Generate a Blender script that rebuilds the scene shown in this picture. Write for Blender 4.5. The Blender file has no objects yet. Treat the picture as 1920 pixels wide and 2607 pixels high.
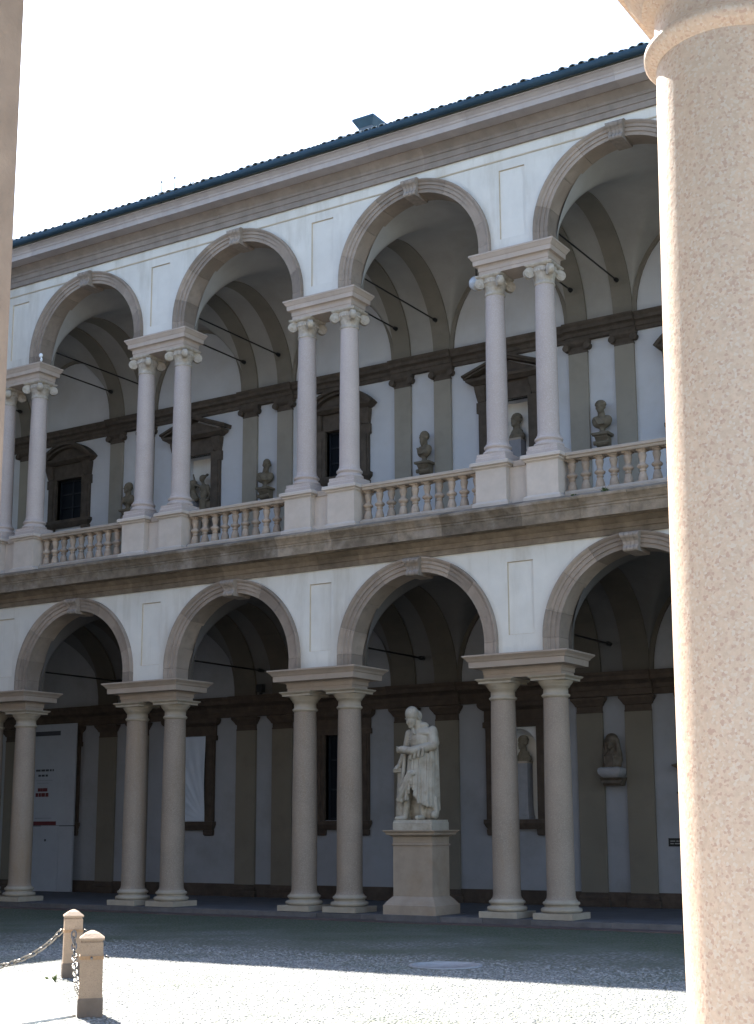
import bpy, math, random
import numpy as np
from mathutils import Vector, Matrix

random.seed(11)
rng = np.random.default_rng(5)
PI = math.pi
sc = bpy.context.scene
COL = sc.collection

# ------------------------------------------------------------------ camera
CAM = (27.9282, -26.0635, 1.8008)
YAW, PITCH, ROLL = 0.5629, 0.187, -0.0046
cd = bpy.data.cameras.new('camera')
cam = bpy.data.objects.new('camera', cd)
COL.objects.link(cam)
sc.camera = cam
cd.sensor_fit = 'HORIZONTAL'
cd.sensor_width = 36.0
cd.lens = 36.0 * 3606.7 / 1920
cd.shift_x = -14.745 / 1920
cd.shift_y = 117.956 / 1920
cd.clip_start = 0.05
cd.clip_end = 2000
fw = Vector((-math.sin(YAW) * math.cos(PITCH), math.cos(YAW) * math.cos(PITCH), math.sin(PITCH)))
rt = Vector((math.cos(YAW), math.sin(YAW), 0))
up = rt.cross(fw)
r2 = math.cos(ROLL) * rt + math.sin(ROLL) * up
u2 = -math.sin(ROLL) * rt + math.cos(ROLL) * up
cam.matrix_world = Matrix(((r2.x, u2.x, -fw.x, CAM[0]), (r2.y, u2.y, -fw.y, CAM[1]), (r2.z, u2.z, -fw.z, CAM[2]), (0, 0, 0, 1)))

# ------------------------------------------------------------------ sky, sun, exposure
SX, SY = 0.78, -0.487                    # shadow shift per metre of height
EL = math.atan(1 / math.hypot(SX, SY))
w = bpy.data.worlds.new('World'); sc.world = w; w.use_nodes = True
wn = w.node_tree
sky = wn.nodes.new('ShaderNodeTexSky'); sky.sky_type = 'NISHITA'; sky.sun_disc = False
sky.sun_elevation = EL; sky.sun_rotation = math.atan2(-SX, -SY)
sky.altitude = 120; sky.air_density = 1.0; sky.dust_density = 1.0; sky.ozone_density = 1.0
wn.links.new(sky.outputs[0], wn.nodes['Background'].inputs[0])
wn.nodes['Background'].inputs[1].default_value = 0.10
sl = bpy.data.lights.new('sun', 'SUN'); sl.energy = 5.0; sl.angle = math.radians(0.5); sl.color = (1.0, 0.95, 0.86)
so = bpy.data.objects.new('sun', sl); COL.objects.link(so)
so.rotation_euler = Vector((SX, SY, -1)).to_track_quat('-Z', 'Y').to_euler()
so.location = (0, 10, 40)
sc.view_settings.view_transform = 'Standard'
sc.view_settings.look = 'None'
sc.view_settings.gamma = 1.0
sc.view_settings.use_curve_mapping = False
sc.view_settings.exposure = 2.4
sc.render.film_transparent = False
sc.cycles.max_bounces = 8
sc.cycles.diffuse_bounces = 5
sc.cycles.use_denoising = True

# ------------------------------------------------------------------ materials
def mat(name, col, var=0.12, scale=3.0, rough=0.85, bump=0.15, bscale=40, stain=None, stain_amt=0.0, sscale=0.8,
        speck=None, speck_scale=90, speck_amt=0.0, objvar=0.0, metal=0.0, streak=False, speck2=None, spec=0.3):
    m = bpy.data.materials.new(name); m.use_nodes = True
    nt = m.node_tree; N = nt.nodes; L = nt.links
    b = N['Principled BSDF']
    b.inputs['Roughness'].default_value = rough
    b.inputs['Metallic'].default_value = metal
    b.inputs['Specular IOR Level'].default_value = spec
    tc = N.new('ShaderNodeTexCoord')
    geo = N.new('ShaderNodeNewGeometry')
    vec = geo.outputs['Position']
    def noise(s, det=4, rgh=0.6, v=vec):
        n = N.new('ShaderNodeTexNoise'); n.inputs['Scale'].default_value = s
        n.inputs['Detail'].default_value = det; n.inputs['Roughness'].default_value = rgh
        L.new(v, n.inputs['Vector']); return n.outputs['Fac']
    def ramp(f, a, bb):
        r = N.new('ShaderNodeMapRange'); r.inputs[1].default_value = a; r.inputs[2].default_value = bb
        L.new(f, r.inputs[0]); return r.outputs[0]
    def mix(f, a, bb):
        x = N.new('ShaderNodeMix'); x.data_type = 'RGBA'
        if isinstance(f, float): x.inputs[0].default_value = f
        else: L.new(f, x.inputs[0])
        for i, c in ((6, a), (7, bb)):
            if isinstance(c, tuple): x.inputs[i].default_value = (*c, 1)
            else: L.new(c, x.inputs[i])
        return x.outputs[2]
    lo = tuple(max(0, c * (1 - var)) for c in col); hi = tuple(min(1, c * (1 + var)) for c in col)
    c = mix(ramp(noise(scale), 0.3, 0.7), lo, hi)
    if objvar:
        oi = N.new('ShaderNodeObjectInfo')
        h = N.new('ShaderNodeHueSaturation')
        L.new(c, h.inputs['Color'])
        L.new(ramp_out(N, L, oi.outputs['Random'], 1 - objvar, 1 + objvar), h.inputs['Value'])
        c = h.outputs[0]
    if speck:
        v1 = N.new('ShaderNodeTexVoronoi'); v1.inputs['Scale'].default_value = speck_scale
        L.new(vec, v1.inputs['Vector'])
        sep = N.new('ShaderNodeSeparateColor'); L.new(v1.outputs['Color'], sep.inputs[0])
        f = ramp(sep.outputs[0], 1 - speck_amt - 0.08, 1 - speck_amt + 0.08)
        c = mix(f, c, speck)
        if speck2:
            f2 = ramp(sep.outputs[1], 1 - speck_amt - 0.08, 1 - speck_amt + 0.08)
            c = mix(f2, c, speck2)
    if stain:
        v = vec
        if streak:
            mp = N.new('ShaderNodeMapping'); mp.inputs['Scale'].default_value = (1.6, 1.6, 0.25)
            L.new(vec, mp.inputs['Vector']); v = mp.outputs[0]
        f = ramp(noise(sscale, 6, 0.65, v), 0.5, 0.75)
        mm = N.new('ShaderNodeMath'); mm.operation = 'MULTIPLY'; mm.inputs[1].default_value = stain_amt
        L.new(f, mm.inputs[0]); c = mix(mm.outputs[0], c, stain)
    L.new(c, b.inputs['Base Color'])
    if bump:
        bn = N.new('ShaderNodeBump'); bn.inputs['Strength'].default_value = bump; bn.inputs['Distance'].default_value = 0.02
        L.new(noise(bscale, 5, 0.6), bn.inputs['Height']); L.new(bn.outputs[0], b.inputs['Normal'])
    return m

def ramp_out(N, L, f, a, b):
    r = N.new('ShaderNodeMapRange'); r.inputs[3].default_value = a; r.inputs[4].default_value = b
    L.new(f, r.inputs[0]); return r.outputs[0]

M = {}
M['plaster'] = mat('plaster', (0.60, 0.575, 0.53), 0.07, 1.3, 0.9, 0.12, 40, (0.41, 0.37, 0.31), 0.7, 1.4, streak=True)
M['panel_plaster'] = mat('panel_plaster', (0.61, 0.585, 0.54), 0.06, 1.5, 0.9, 0.12, 40, (0.44, 0.405, 0.35), 0.5, 1.3, streak=True)
M['edge_shade_tone'] = mat('edge_shade_tone', (0.46, 0.39, 0.30), 0.1, 3, 0.9, 0.05)  # shade and warm reflected light of wall edges, put into the colour
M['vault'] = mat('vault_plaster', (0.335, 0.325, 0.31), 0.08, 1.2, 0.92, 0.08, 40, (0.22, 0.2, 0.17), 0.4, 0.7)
M['vault_shaded'] = mat('vault_plaster_shaded', (0.115, 0.11, 0.11), 0.1, 1.2, 0.92, 0.08, 40, (0.08, 0.072, 0.066), 0.5, 0.7)  # portico shade put into the colour, a darker vault plaster
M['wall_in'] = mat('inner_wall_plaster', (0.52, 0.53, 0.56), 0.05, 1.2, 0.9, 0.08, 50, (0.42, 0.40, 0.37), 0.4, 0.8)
M['wall_in_shaded'] = mat('inner_wall_plaster_shaded', (0.235, 0.235, 0.255), 0.07, 1.2, 0.9, 0.08, 50, (0.16, 0.152, 0.15), 0.5, 0.8)  # inner wall plaster darkened so its colour carries the lower portico's shade
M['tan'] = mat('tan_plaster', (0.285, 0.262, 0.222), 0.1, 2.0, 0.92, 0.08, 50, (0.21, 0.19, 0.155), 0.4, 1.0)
M['tan_shaded'] = mat('tan_plaster_shaded', (0.145, 0.126, 0.102), 0.1, 2.0, 0.92, 0.08, 50, (0.10, 0.088, 0.066), 0.4, 1.0)  # the tan plaster again, with ground floor shade painted in
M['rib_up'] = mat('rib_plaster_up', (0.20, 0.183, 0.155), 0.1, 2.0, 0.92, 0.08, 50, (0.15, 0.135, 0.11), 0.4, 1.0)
M['rib_shaded'] = mat('rib_plaster_shaded', (0.085, 0.074, 0.062), 0.1, 2.0, 0.92, 0.08, 50)  # rib tone darkened to paint the gloom under the lower vaults
M['jamb'] = mat('jamb_stone', (0.30, 0.225, 0.175), 0.15, 9, 0.7, 0.2, 40, (0.28, 0.21, 0.17), 0.5, 3.0)
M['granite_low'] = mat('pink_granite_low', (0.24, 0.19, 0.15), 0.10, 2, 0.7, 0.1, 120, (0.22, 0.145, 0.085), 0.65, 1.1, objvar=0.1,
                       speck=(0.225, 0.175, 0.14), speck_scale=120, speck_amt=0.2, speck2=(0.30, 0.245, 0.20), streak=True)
M['granite_near'] = mat('pink_granite_near', (0.545, 0.41, 0.315), 0.10, 45, 0.6, 0.10, 45, (0.44, 0.31, 0.215), 0.4, 0.9, streak=True,
                        speck=(0.46, 0.315, 0.245), speck_scale=120, speck_amt=0.18, speck2=(0.57, 0.47, 0.385))
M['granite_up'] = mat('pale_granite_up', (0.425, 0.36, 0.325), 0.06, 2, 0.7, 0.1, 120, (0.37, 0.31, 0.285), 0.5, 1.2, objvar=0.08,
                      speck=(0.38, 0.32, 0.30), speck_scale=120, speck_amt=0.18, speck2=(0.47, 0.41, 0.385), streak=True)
M['base_stone'] = mat('base_stone', (0.32, 0.272, 0.215), 0.1, 5, 0.8, 0.15, 60, (0.25, 0.2, 0.14), 0.55, 3.0, objvar=0.06)
M['capital'] = mat('capital_stone', (0.40, 0.355, 0.30), 0.2, 12, 0.8, 0.2, 60, (0.36, 0.28, 0.16), 0.6, 5.0)
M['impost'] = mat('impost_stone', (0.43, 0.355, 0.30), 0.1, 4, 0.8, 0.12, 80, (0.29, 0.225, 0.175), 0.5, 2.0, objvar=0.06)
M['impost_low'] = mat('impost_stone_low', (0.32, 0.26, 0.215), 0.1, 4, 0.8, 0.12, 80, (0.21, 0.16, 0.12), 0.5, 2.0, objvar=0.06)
M['vouss'] = mat('archivolt_stone', (0.265, 0.215, 0.175), 0.15, 5, 0.85, 0.2, 50, (0.15, 0.11, 0.08), 0.6, 2.5, objvar=0.22)
M['key'] = mat('keystone_stone', (0.28, 0.235, 0.20), 0.18, 9, 0.85, 0.25, 50, (0.2, 0.16, 0.12), 0.6, 4.0, objvar=0.1)
M['corn_low'] = mat('cornice_stone_low', (0.19, 0.15, 0.11), 0.32, 5, 0.9, 0.5, 22, (0.36, 0.31, 0.27), 0.75, 1.5, objvar=0.34)
M['arch_low'] = mat('architrave_stone_low', (0.17, 0.132, 0.096), 0.28, 4, 0.9, 0.3, 30, (0.15, 0.11, 0.08), 0.5, 2.2, objvar=0.2)
M['corn_up'] = mat('cornice_stone_up', (0.40, 0.36, 0.355), 0.12, 3, 0.85, 0.2, 40, (0.30, 0.26, 0.24), 0.5, 1.5, objvar=0.1)
M['arch_up'] = mat('architrave_stone_up', (0.245, 0.207, 0.182), 0.15, 3, 0.85, 0.2, 40, (0.20, 0.16, 0.13), 0.5, 1.8, objvar=0.1)
M['balu'] = mat('baluster_stone', (0.33, 0.262, 0.205), 0.18, 8, 0.8, 0.2, 50, (0.23, 0.155, 0.10), 0.6, 3.5, objvar=0.22)
M['ped'] = mat('pedestal_stone', (0.48, 0.415, 0.36), 0.08, 3, 0.8, 0.12, 60, (0.42, 0.34, 0.27), 0.4, 1.6, objvar=0.05)
M['rail'] = mat('rail_stone', (0.36, 0.30, 0.245), 0.12, 4, 0.8, 0.15, 60, (0.32, 0.25, 0.19), 0.4, 1.8, objvar=0.07)
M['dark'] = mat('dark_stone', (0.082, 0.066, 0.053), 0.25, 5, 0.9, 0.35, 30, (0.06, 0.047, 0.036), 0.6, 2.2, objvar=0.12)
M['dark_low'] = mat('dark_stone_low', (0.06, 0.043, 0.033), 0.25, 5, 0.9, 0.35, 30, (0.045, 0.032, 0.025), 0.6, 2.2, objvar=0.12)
M['iron'] = mat('black_iron', (0.012, 0.012, 0.014), 0.2, 20, 0.6, 0.1)
M['gutter'] = mat('painted_gutter', (0.022, 0.05, 0.078), 0.15, 3, 0.5, 0.02, metal=0.2)
M['tile'] = mat('roof_tile', (0.26, 0.29, 0.30), 0.25, 6, 0.9, 0.2, 30, (0.08, 0.11, 0.09), 0.5, 2.0, objvar=0.2)
M['chimney'] = mat('chimney_plaster', (0.10, 0.12, 0.15), 0.1, 4, 0.9, 0.1)
M['glass'] = mat('dark_window_glass', (0.006, 0.008, 0.012), 0.1, 1, 0.45, 0.0, spec=0.12)
M['winwood'] = mat('window_wood', (0.008, 0.011, 0.016), 0.2, 8, 0.6, 0.1)
M['marble'] = mat('statue_marble', (0.325, 0.29, 0.24), 0.12, 5, 0.65, 0.2, 40, (0.16, 0.12, 0.075), 0.8, 3.6)
M['statue_ped'] = mat('statue_pedestal_stone', (0.28, 0.22, 0.17), 0.14, 2.5, 0.75, 0.12, 60, (0.22, 0.145, 0.085), 0.6, 1.6)
M['bust'] = mat('bust_stone', (0.165, 0.138, 0.10), 0.3, 10, 0.7, 0.25, 40, (0.08, 0.065, 0.05), 0.6, 5.0, objvar=0.1)
M['bust_dark'] = mat('bust_dark_bronze', (0.085, 0.066, 0.05), 0.3, 10, 0.55, 0.2, 40)
M['herm'] = mat('herm_grey', (0.24, 0.235, 0.25), 0.1, 6, 0.8, 0.1, 40)
M['sheet'] = mat('white_plastic', (0.40, 0.43, 0.50), 0.04, 3, 0.5, 0.05)
M['banner'] = mat('banner_white', (0.27, 0.28, 0.315), 0.04, 2, 0.7, 0.03, stain=(0.2, 0.21, 0.24), stain_amt=0.4, sscale=1.5)
M['ink'] = mat('print_dark', (0.035, 0.035, 0.045), 0.1, 3, 0.7, 0.0)
M['ink_grey'] = mat('print_grey', (0.2, 0.2, 0.24), 0.1, 3, 0.7, 0.0)
M['red'] = mat('print_red', (0.085, 0.012, 0.014), 0.1, 3, 0.7, 0.0)
M['plaque'] = mat('black_plaque', (0.005, 0.005, 0.006), 0.1, 3, 0.35, 0.0)
M['plaque_txt'] = mat('plaque_lettering', (0.2, 0.2, 0.2), 0.1, 3, 0.6, 0.0)
M['globe'] = mat('opal_glass', (0.42, 0.44, 0.47), 0.03, 2, 0.25, 0.0, spec=0.5)
M['white'] = mat('white_enamel', (0.8, 0.82, 0.85), 0.03, 2, 0.4, 0.0)
M['bollard'] = mat('bollard_granite', (0.31, 0.232, 0.172), 0.12, 6, 0.75, 0.25, 40, (0.19, 0.14, 0.10), 0.6, 3.0,
                   speck=(0.27, 0.2, 0.145), speck_scale=140, speck_amt=0.2)
M['bollard_foot'] = mat('bollard_foot_stone', (0.15, 0.12, 0.10), 0.15, 6, 0.85, 0.2, 60)
M['chain'] = mat('galvanised_chain', (0.20, 0.185, 0.17), 0.15, 20, 0.35, 0.05, metal=0.6, spec=0.5)
M['rust'] = mat('rusty_strap', (0.30, 0.19, 0.11), 0.2, 20, 0.7, 0.1)
M['floor'] = mat('portico_floor', (0.085, 0.085, 0.092), 0.2, 2, 0.7, 0.2, 20, (0.05, 0.045, 0.045), 0.5, 1.2)
M['kerb'] = mat('kerb_stone', (0.10, 0.092, 0.092), 0.2, 4, 0.85, 0.25, 30, objvar=0.2)
M['strip'] = mat('red_granite_strip', (0.085, 0.06, 0.055), 0.2, 4, 0.85, 0.25, 30, objvar=0.15)
M['path'] = mat('pale_paving', (0.58, 0.56, 0.52), 0.05, 2, 0.8, 0.1, 30)
M['manhole'] = mat('manhole_iron', (0.27, 0.28, 0.30), 0.2, 8, 0.6, 0.2)
M['weed'] = mat('weed_leaf', (0.06, 0.09, 0.03), 0.3, 30, 0.7, 0.0, objvar=0.2)

# cobbled ground: grey river pebbles with moss between them
def ground_mat(name, pebble_object=False):
    m = bpy.data.materials.new(name); m.use_nodes = True
    nt = m.node_tree; N = nt.nodes; L = nt.links; b = N['Principled BSDF']
    b.inputs['Roughness'].default_value = 0.75
    b.inputs['Specular IOR Level'].default_value = 0.35
    geo = N.new('ShaderNodeNewGeometry'); pos = geo.outputs['Position']
    n1 = N.new('ShaderNodeTexNoise'); n1.inputs['Scale'].default_value = 0.55; n1.inputs['Detail'].default_value = 6
    L.new(pos, n1.inputs['Vector'])
    sx = N.new('ShaderNodeSeparateXYZ'); L.new(pos, sx.inputs[0])
    # moss grows thick in the strip along the arcade
    band = N.new('ShaderNodeMapRange'); band.inputs[1].default_value = -7.6; band.inputs[2].default_value = -1.4
    L.new(sx.outputs[1], band.inputs[0])
    ad = N.new('ShaderNodeMath'); ad.operation = 'MULTIPLY_ADD'; ad.inputs[1].default_value = 0.42
    L.new(band.outputs[0], ad.inputs[0]); L.new(n1.outputs['Fac'], ad.inputs[2])
    mr = N.new('ShaderNodeMapRange'); mr.inputs[1].default_value = 0.50; mr.inputs[2].default_value = 0.80
    L.new(ad.outputs[0], mr.inputs[0])
    vo = N.new('ShaderNodeTexVoronoi'); vo.inputs['Scale'].default_value = 18.0; L.new(pos, vo.inputs['Vector'])
    rc = N.new('ShaderNodeValToRGB')
    rc.color_ramp.elements[0].color = (0.12, 0.128, 0.132, 1); rc.color_ramp.elements[1].color = (0.30, 0.297, 0.29, 1)
    e = rc.color_ramp.elements.new(0.5); e.color = (0.19, 0.196, 0.196, 1)
    sp = N.new('ShaderNodeSeparateColor'); L.new(vo.outputs['Color'], sp.inputs[0]); L.new(sp.outputs[0], rc.inputs[0])
    mx = N.new('ShaderNodeMix'); mx.data_type = 'RGBA'; L.new(rc.outputs[0], mx.inputs[6])
    mx.inputs[7].default_value = (0.035, 0.062, 0.022, 1)
    if pebble_object:
        mm = N.new('ShaderNodeMath'); mm.operation = 'MULTIPLY'; mm.inputs[1].default_value = 0.6
        L.new(mr.outputs[0], mm.inputs[0]); L.new(mm.outputs[0], mx.inputs[0])
        L.new(mx.outputs[2], b.inputs['Base Color'])
    else:
        # joints between the stones
        dm = N.new('ShaderNodeMapRange'); dm.inputs[1].default_value = 0.25; dm.inputs[2].default_value = 0.6
        L.new(vo.outputs['Distance'], dm.inputs[0])
        jx = N.new('ShaderNodeMix'); jx.data_type = 'RGBA'; L.new(dm.outputs[0], jx.inputs[0])
        L.new(mr.outputs[0], mx.inputs[0]); L.new(mx.outputs[2], jx.inputs[6]); jx.inputs[7].default_value = (0.085, 0.09, 0.07, 1)
        L.new(jx.outputs[2], b.inputs['Base Color'])
        bn = N.new('ShaderNodeBump'); bn.invert = True; bn.inputs['Strength'].default_value = 0.8; bn.inputs['Distance'].default_value = 0.03
        L.new(vo.outputs['Distance'], bn.inputs['Height']); L.new(bn.outputs[0], b.inputs['Normal'])
    return m
M['cobble'] = ground_mat('cobble_ground')
M['pebble'] = ground_mat('pebble_stones', True)

# ------------------------------------------------------------------ mesh helpers
class MB:
    def __init__(s): s.v = []; s.f = []; s.sm = []
    def add(s, vs, fs, smooth=False):
        o = len(s.v); s.v += [tuple(p) for p in vs]
        s.f += [tuple(i + o for i in f) for f in fs]; s.sm += [smooth] * len(fs); return s
    def box(s, x0, x1, y0, y1, z0, z1):
        v = [(x0, y0, z0), (x1, y0, z0), (x1, y1, z0), (x0, y1, z0), (x0, y0, z1), (x1, y0, z1), (x1, y1, z1), (x0, y1, z1)]
        return s.add(v, [(0, 3, 2, 1), (4, 5, 6, 7), (0, 1, 5, 4), (1, 2, 6, 5), (2, 3, 7, 6), (3, 0, 4, 7)])
    def rect(s, levels, cx=0, cy=0):
        v = []; f = []
        for hx, hy, z in levels:
            v += [(cx - hx, cy - hy, z), (cx + hx, cy - hy, z), (cx + hx, cy + hy, z), (cx - hx, cy + hy, z)]
        for i in range(len(levels) - 1):
            for k in range(4):
                a = i * 4 + k; b = i * 4 + (k + 1) % 4; f.append((a, b, b + 4, a + 4))
        n = len(v); f += [(3, 2, 1, 0), (n - 4, n - 3, n - 2, n - 1)]
        return s.add(v, f)
    def lathe(s, prof, n=24, cx=0, cy=0, smooth=True):
        v = []; f = []
        for r, z in prof:
            v += [(cx + r * math.cos(2 * PI * k / n), cy + r * math.sin(2 * PI * k / n), z) for k in range(n)]
        for i in range(len(prof) - 1):
            for k in range(n):
                a = i * n + k; b = i * n + (k + 1) % n; f.append((a, b, b + n, a + n))
        s.add(v, f, smooth)
        m = len(v) - n
        return s.add([v[k] for k in range(n)], [tuple(range(n - 1, -1, -1))]).add([v[m + k] for k in range(n)], [tuple(range(n))])
    def extr(s, prof, x0, x1):
        """closed (y,z) profile extruded along x"""
        n = len(prof)
        v = [(x0, y, z) for y, z in prof] + [(x1, y, z) for y, z in prof]
        f = [(i, i + n, (i + 1) % n + n, (i + 1) % n) for i in range(n)]
        f += [tuple(range(n)), tuple(range(2 * n - 1, n - 1, -1))]
        return s.add(v, f)
    def sweep(s, rings, smooth=False, caps=True):
        n = len(rings[0]); v = [p for r in rings for p in r]; f = []
        for i in range(len(rings) - 1):
            for k in range(n):
                a = i * n + k; b = i * n + (k + 1) % n; f.append((a, b, b + n, a + n))
        if caps:
            m = len(v) - n; f += [tuple(range(n - 1, -1, -1)), tuple(range(m, m + n))]
        return s.add(v, f, smooth)
    def tube(s, pts, r, n=8):
        rings = []
        for i, p in enumerate(pts):
            p = Vector(p); a = Vector(pts[max(0, i - 1)]); b = Vector(pts[min(len(pts) - 1, i + 1)])
            t = (b - a).normalized(); u = t.cross(Vector((0.3, 0.2, 1))).normalized(); w_ = t.cross(u)
            rr = r[i] if isinstance(r, (list, tuple)) else r
            rings.append([tuple(p + rr * (math.cos(2 * PI * k / n) * u + math.sin(2 * PI * k / n) * w_)) for k in range(n)])
        return s.sweep(rings, True)
    def ball(s, c, r, nu=12, nv=8):
        rx, ry, rz = r if isinstance(r, (tuple, list)) else (r, r, r)
        v = [(c[0], c[1], c[2] - rz)]; f = []
        for i in range(1, nv):
            t = PI * i / nv
            for k in range(nu):
                p = 2 * PI * k / nu
                v.append((c[0] + rx * math.sin(t) * math.cos(p), c[1] + ry * math.sin(t) * math.sin(p), c[2] - rz * math.cos(t)))
        v.append((c[0], c[1], c[2] + rz)); e = len(v) - 1
        for k in range(nu):
            f.append((0, 1 + (k + 1) % nu, 1 + k)); f.append((e, e - nu + k, e - nu + (k + 1) % nu))
        for i in range(nv - 2):
            for k in range(nu):
                a = 1 + i * nu + k; b = 1 + i * nu + (k + 1) % nu; f.append((a, b, b + nu, a + nu))
        return s.add(v, f, True)
    def mesh(s, name):
        me = bpy.data.meshes.new(name); me.from_pydata(s.v, [], s.f)
        me.polygons.foreach_set('use_smooth', s.sm); me.update(); return me
    def build(s, name, m, parent=None, loc=(0, 0, 0), rotz=0):
        return place(name, s.mesh(name), m, parent, loc, rotz)

def place(name, me, m, parent=None, loc=(0, 0, 0), rotz=0):
    if m is not None and not me.materials: me.materials.append(M[m])
    o = bpy.data.objects.new(name, me); COL.objects.link(o)
    o.location = loc; o.rotation_euler = (0, 0, rotz)
    if parent: o.parent = parent
    return o

def thing(name, label, cat, loc=(0, 0, 0), rotz=0, group=None):
    o = bpy.data.objects.new(name, None); COL.objects.link(o)
    o.location = loc; o.rotation_euler = (0, 0, rotz); o.empty_display_size = 0.3
    return tag(o, label, cat, group)
def tag(o, label, cat, group=None):
    o['label'] = label; o['category'] = cat
    if group: o['group'] = group
    return o
def struct(o): o['kind'] = 'structure'; return o
def stuff(o): o['kind'] = 'stuff'; return o

def blob(prims, voxel, smooth_it=2, name='figure'):
    """overlapping ellipsoids and tapered limbs fused into ONE continuous surface"""
    mb = MB()
    for p in prims:
        if p[0] == 's': mb.ball(p[1], p[2], 16, 12)
        elif p[0] == 'c':
            a, b, ra, rb = p[1:5]
            mb.tube([a, b], [ra, rb], 12); mb.ball(a, ra, 12, 8); mb.ball(b, rb, 12, 8)
        elif p[0] == 'b': mb.box(*p[1:])
        elif p[0] == 'l': mb.lathe(*p[1:])
    me = mb.mesh(name + '_src'); o = bpy.data.objects.new(name + '_src', me); COL.objects.link(o)
    md = o.modifiers.new('r', 'REMESH'); md.mode = 'VOXEL'; md.voxel_size = voxel; md.use_smooth_shade = True
    if smooth_it:
        ms = o.modifiers.new('s', 'SMOOTH'); ms.iterations = smooth_it; ms.factor = 0.5
    dg = bpy.context.evaluated_depsgraph_get()
    out = bpy.data.meshes.new_from_object(o.evaluated_get(dg)); out.name = name
    out.materials.clear()
    bpy.data.objects.remove(o); bpy.data.meshes.remove(me)
    out.polygons.foreach_set('use_smooth', [True] * len(out.polygons))
    return out

# ------------------------------------------------------------------ shared dimensions
B, S2 = 5.0, 0.5986                     # bay, half distance between paired columns
G = -0.12                               # courtyard level below the portico floor
ARC = {0: dict(zi=5.235, zc=5.52, ri=1.65, ro=1.97, yf=-0.28, yb=0.22, top=7.47, pz=(5.645, 7.17), ph=0.295),
       1: dict(zi=14.0, zc=14.21, ri=1.67, ro=1.97, yf=-0.26, yb=0.18, top=16.36, pz=(14.286, 15.88), ph=0.31)}

def spandrel(mb, cx, A, hole=True, half=(2.5, 2.5)):
    """wall above one column pair, from arch crown to arch crown, with a sunk panel field"""
    R = A['ri'] + 0.1; hx = 2.5 - R
    xs = sorted(set([2.5 - R * math.cos(t) for t in np.linspace(0, PI / 2, 22)]))
    for sgn, lim in ((-1, half[0]), (1, half[1])):
        for a, b in zip(xs[:-1], xs[1:]):
            if b > lim + 1e-6: break
            za = A['zc'] + math.sqrt(max(0, R * R - (2.5 - a) ** 2)); zb = A['zc'] + math.sqrt(max(0, R * R - (2.5 - b) ** 2))
            for y in (A['yf'], A['yb']):
                q = [(cx + sgn * a, y, za), (cx + sgn * b, y, zb), (cx + sgn * b, y, A['top']), (cx + sgn * a, y, A['top'])]
                mb.add(q, [(0, 1, 2, 3)] if (sgn > 0) == (y < 0) else [(3, 2, 1, 0)])
    zi, tp, yf = A['zi'], A['top'], A['yf']; ph = A['ph']; p0, p1 = A['pz']
    for x0, x1, z0, z1 in ((-hx, -ph, zi, tp), (ph, hx, zi, tp), (-ph, ph, zi, p0), (-ph, ph, p1, tp)):
        mb.add([(cx + x0, yf, z0), (cx + x1, yf, z0), (cx + x1, yf, z1), (cx + x0, yf, z1)], [(0, 1, 2, 3)])
    mb.add([(cx - hx, A['yb'], zi), (cx + hx, A['yb'], zi), (cx + hx, A['yb'], tp), (cx - hx, A['yb'], tp)], [(3, 2, 1, 0)])
    return mb

def panel(A):
    """sunk field of a spandrel: a shallow tray"""
    ph = A['ph']; z0, z1 = A['pz']; y0 = A['yf']; y1 = y0 + 0.035; e = 0.014
    mb = MB()
    o = [(-ph, y0, z0), (ph, y0, z0), (ph, y0, z1), (-ph, y0, z1)]
    i = [(-ph + e, y1, z0 + e), (ph - e, y1, z0 + e), (ph - e, y1, z1 - e), (-ph + e, y1, z1 - e)]
    mb.add(o + i, [(4, 5, 6, 7), (0, 1, 5, 4), (1, 2, 6, 5), (2, 3, 7, 6), (3, 0, 4, 7)])
    return mb

def vouss_profile(A):
    ri, ro, yf, yb = A['ri'], A['ro'], A['yf'], A['yb']; d = ro - ri
    return [(ri, yb + 0.012), (ri, yf - 0.025), (ri + d * .26, yf - 0.025), (ri + d * .28, yf - 0.05), (ri + d * .55, yf - 0.05),
            (ri + d * .57, yf - 0.075), (ri + d * .74, yf - 0.08), (ri + d * .82, yf - 0.105), (ri + d * .92, yf - 0.125), (ro, yf - 0.125),
            (ro, yf + 0.03), (ri + 0.13, yf + 0.03), (ri + 0.13, yb + 0.012)]

def voussoir(A, a0, a1):
    mb = MB(); rings = []
    n = max(2, int((a1 - a0) / 0.07) + 1)
    for k in range(n + 1):
        a = a0 + (a1 - a0) * k / n
        rings.append([(r * math.cos(a), y, A['zc'] + r * math.sin(a)) for r, y in vouss_profile(A)])
    return mb.sweep(rings)
def stilt(A, sgn):
    pr = vouss_profile(A)
    rings = [[(sgn * r, y, z) for r, y in pr] for z in (A['zi'] + 0.002, A['zc'] - 0.003)]
    return MB().sweep(rings if sgn > 0 else rings[::-1])

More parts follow.
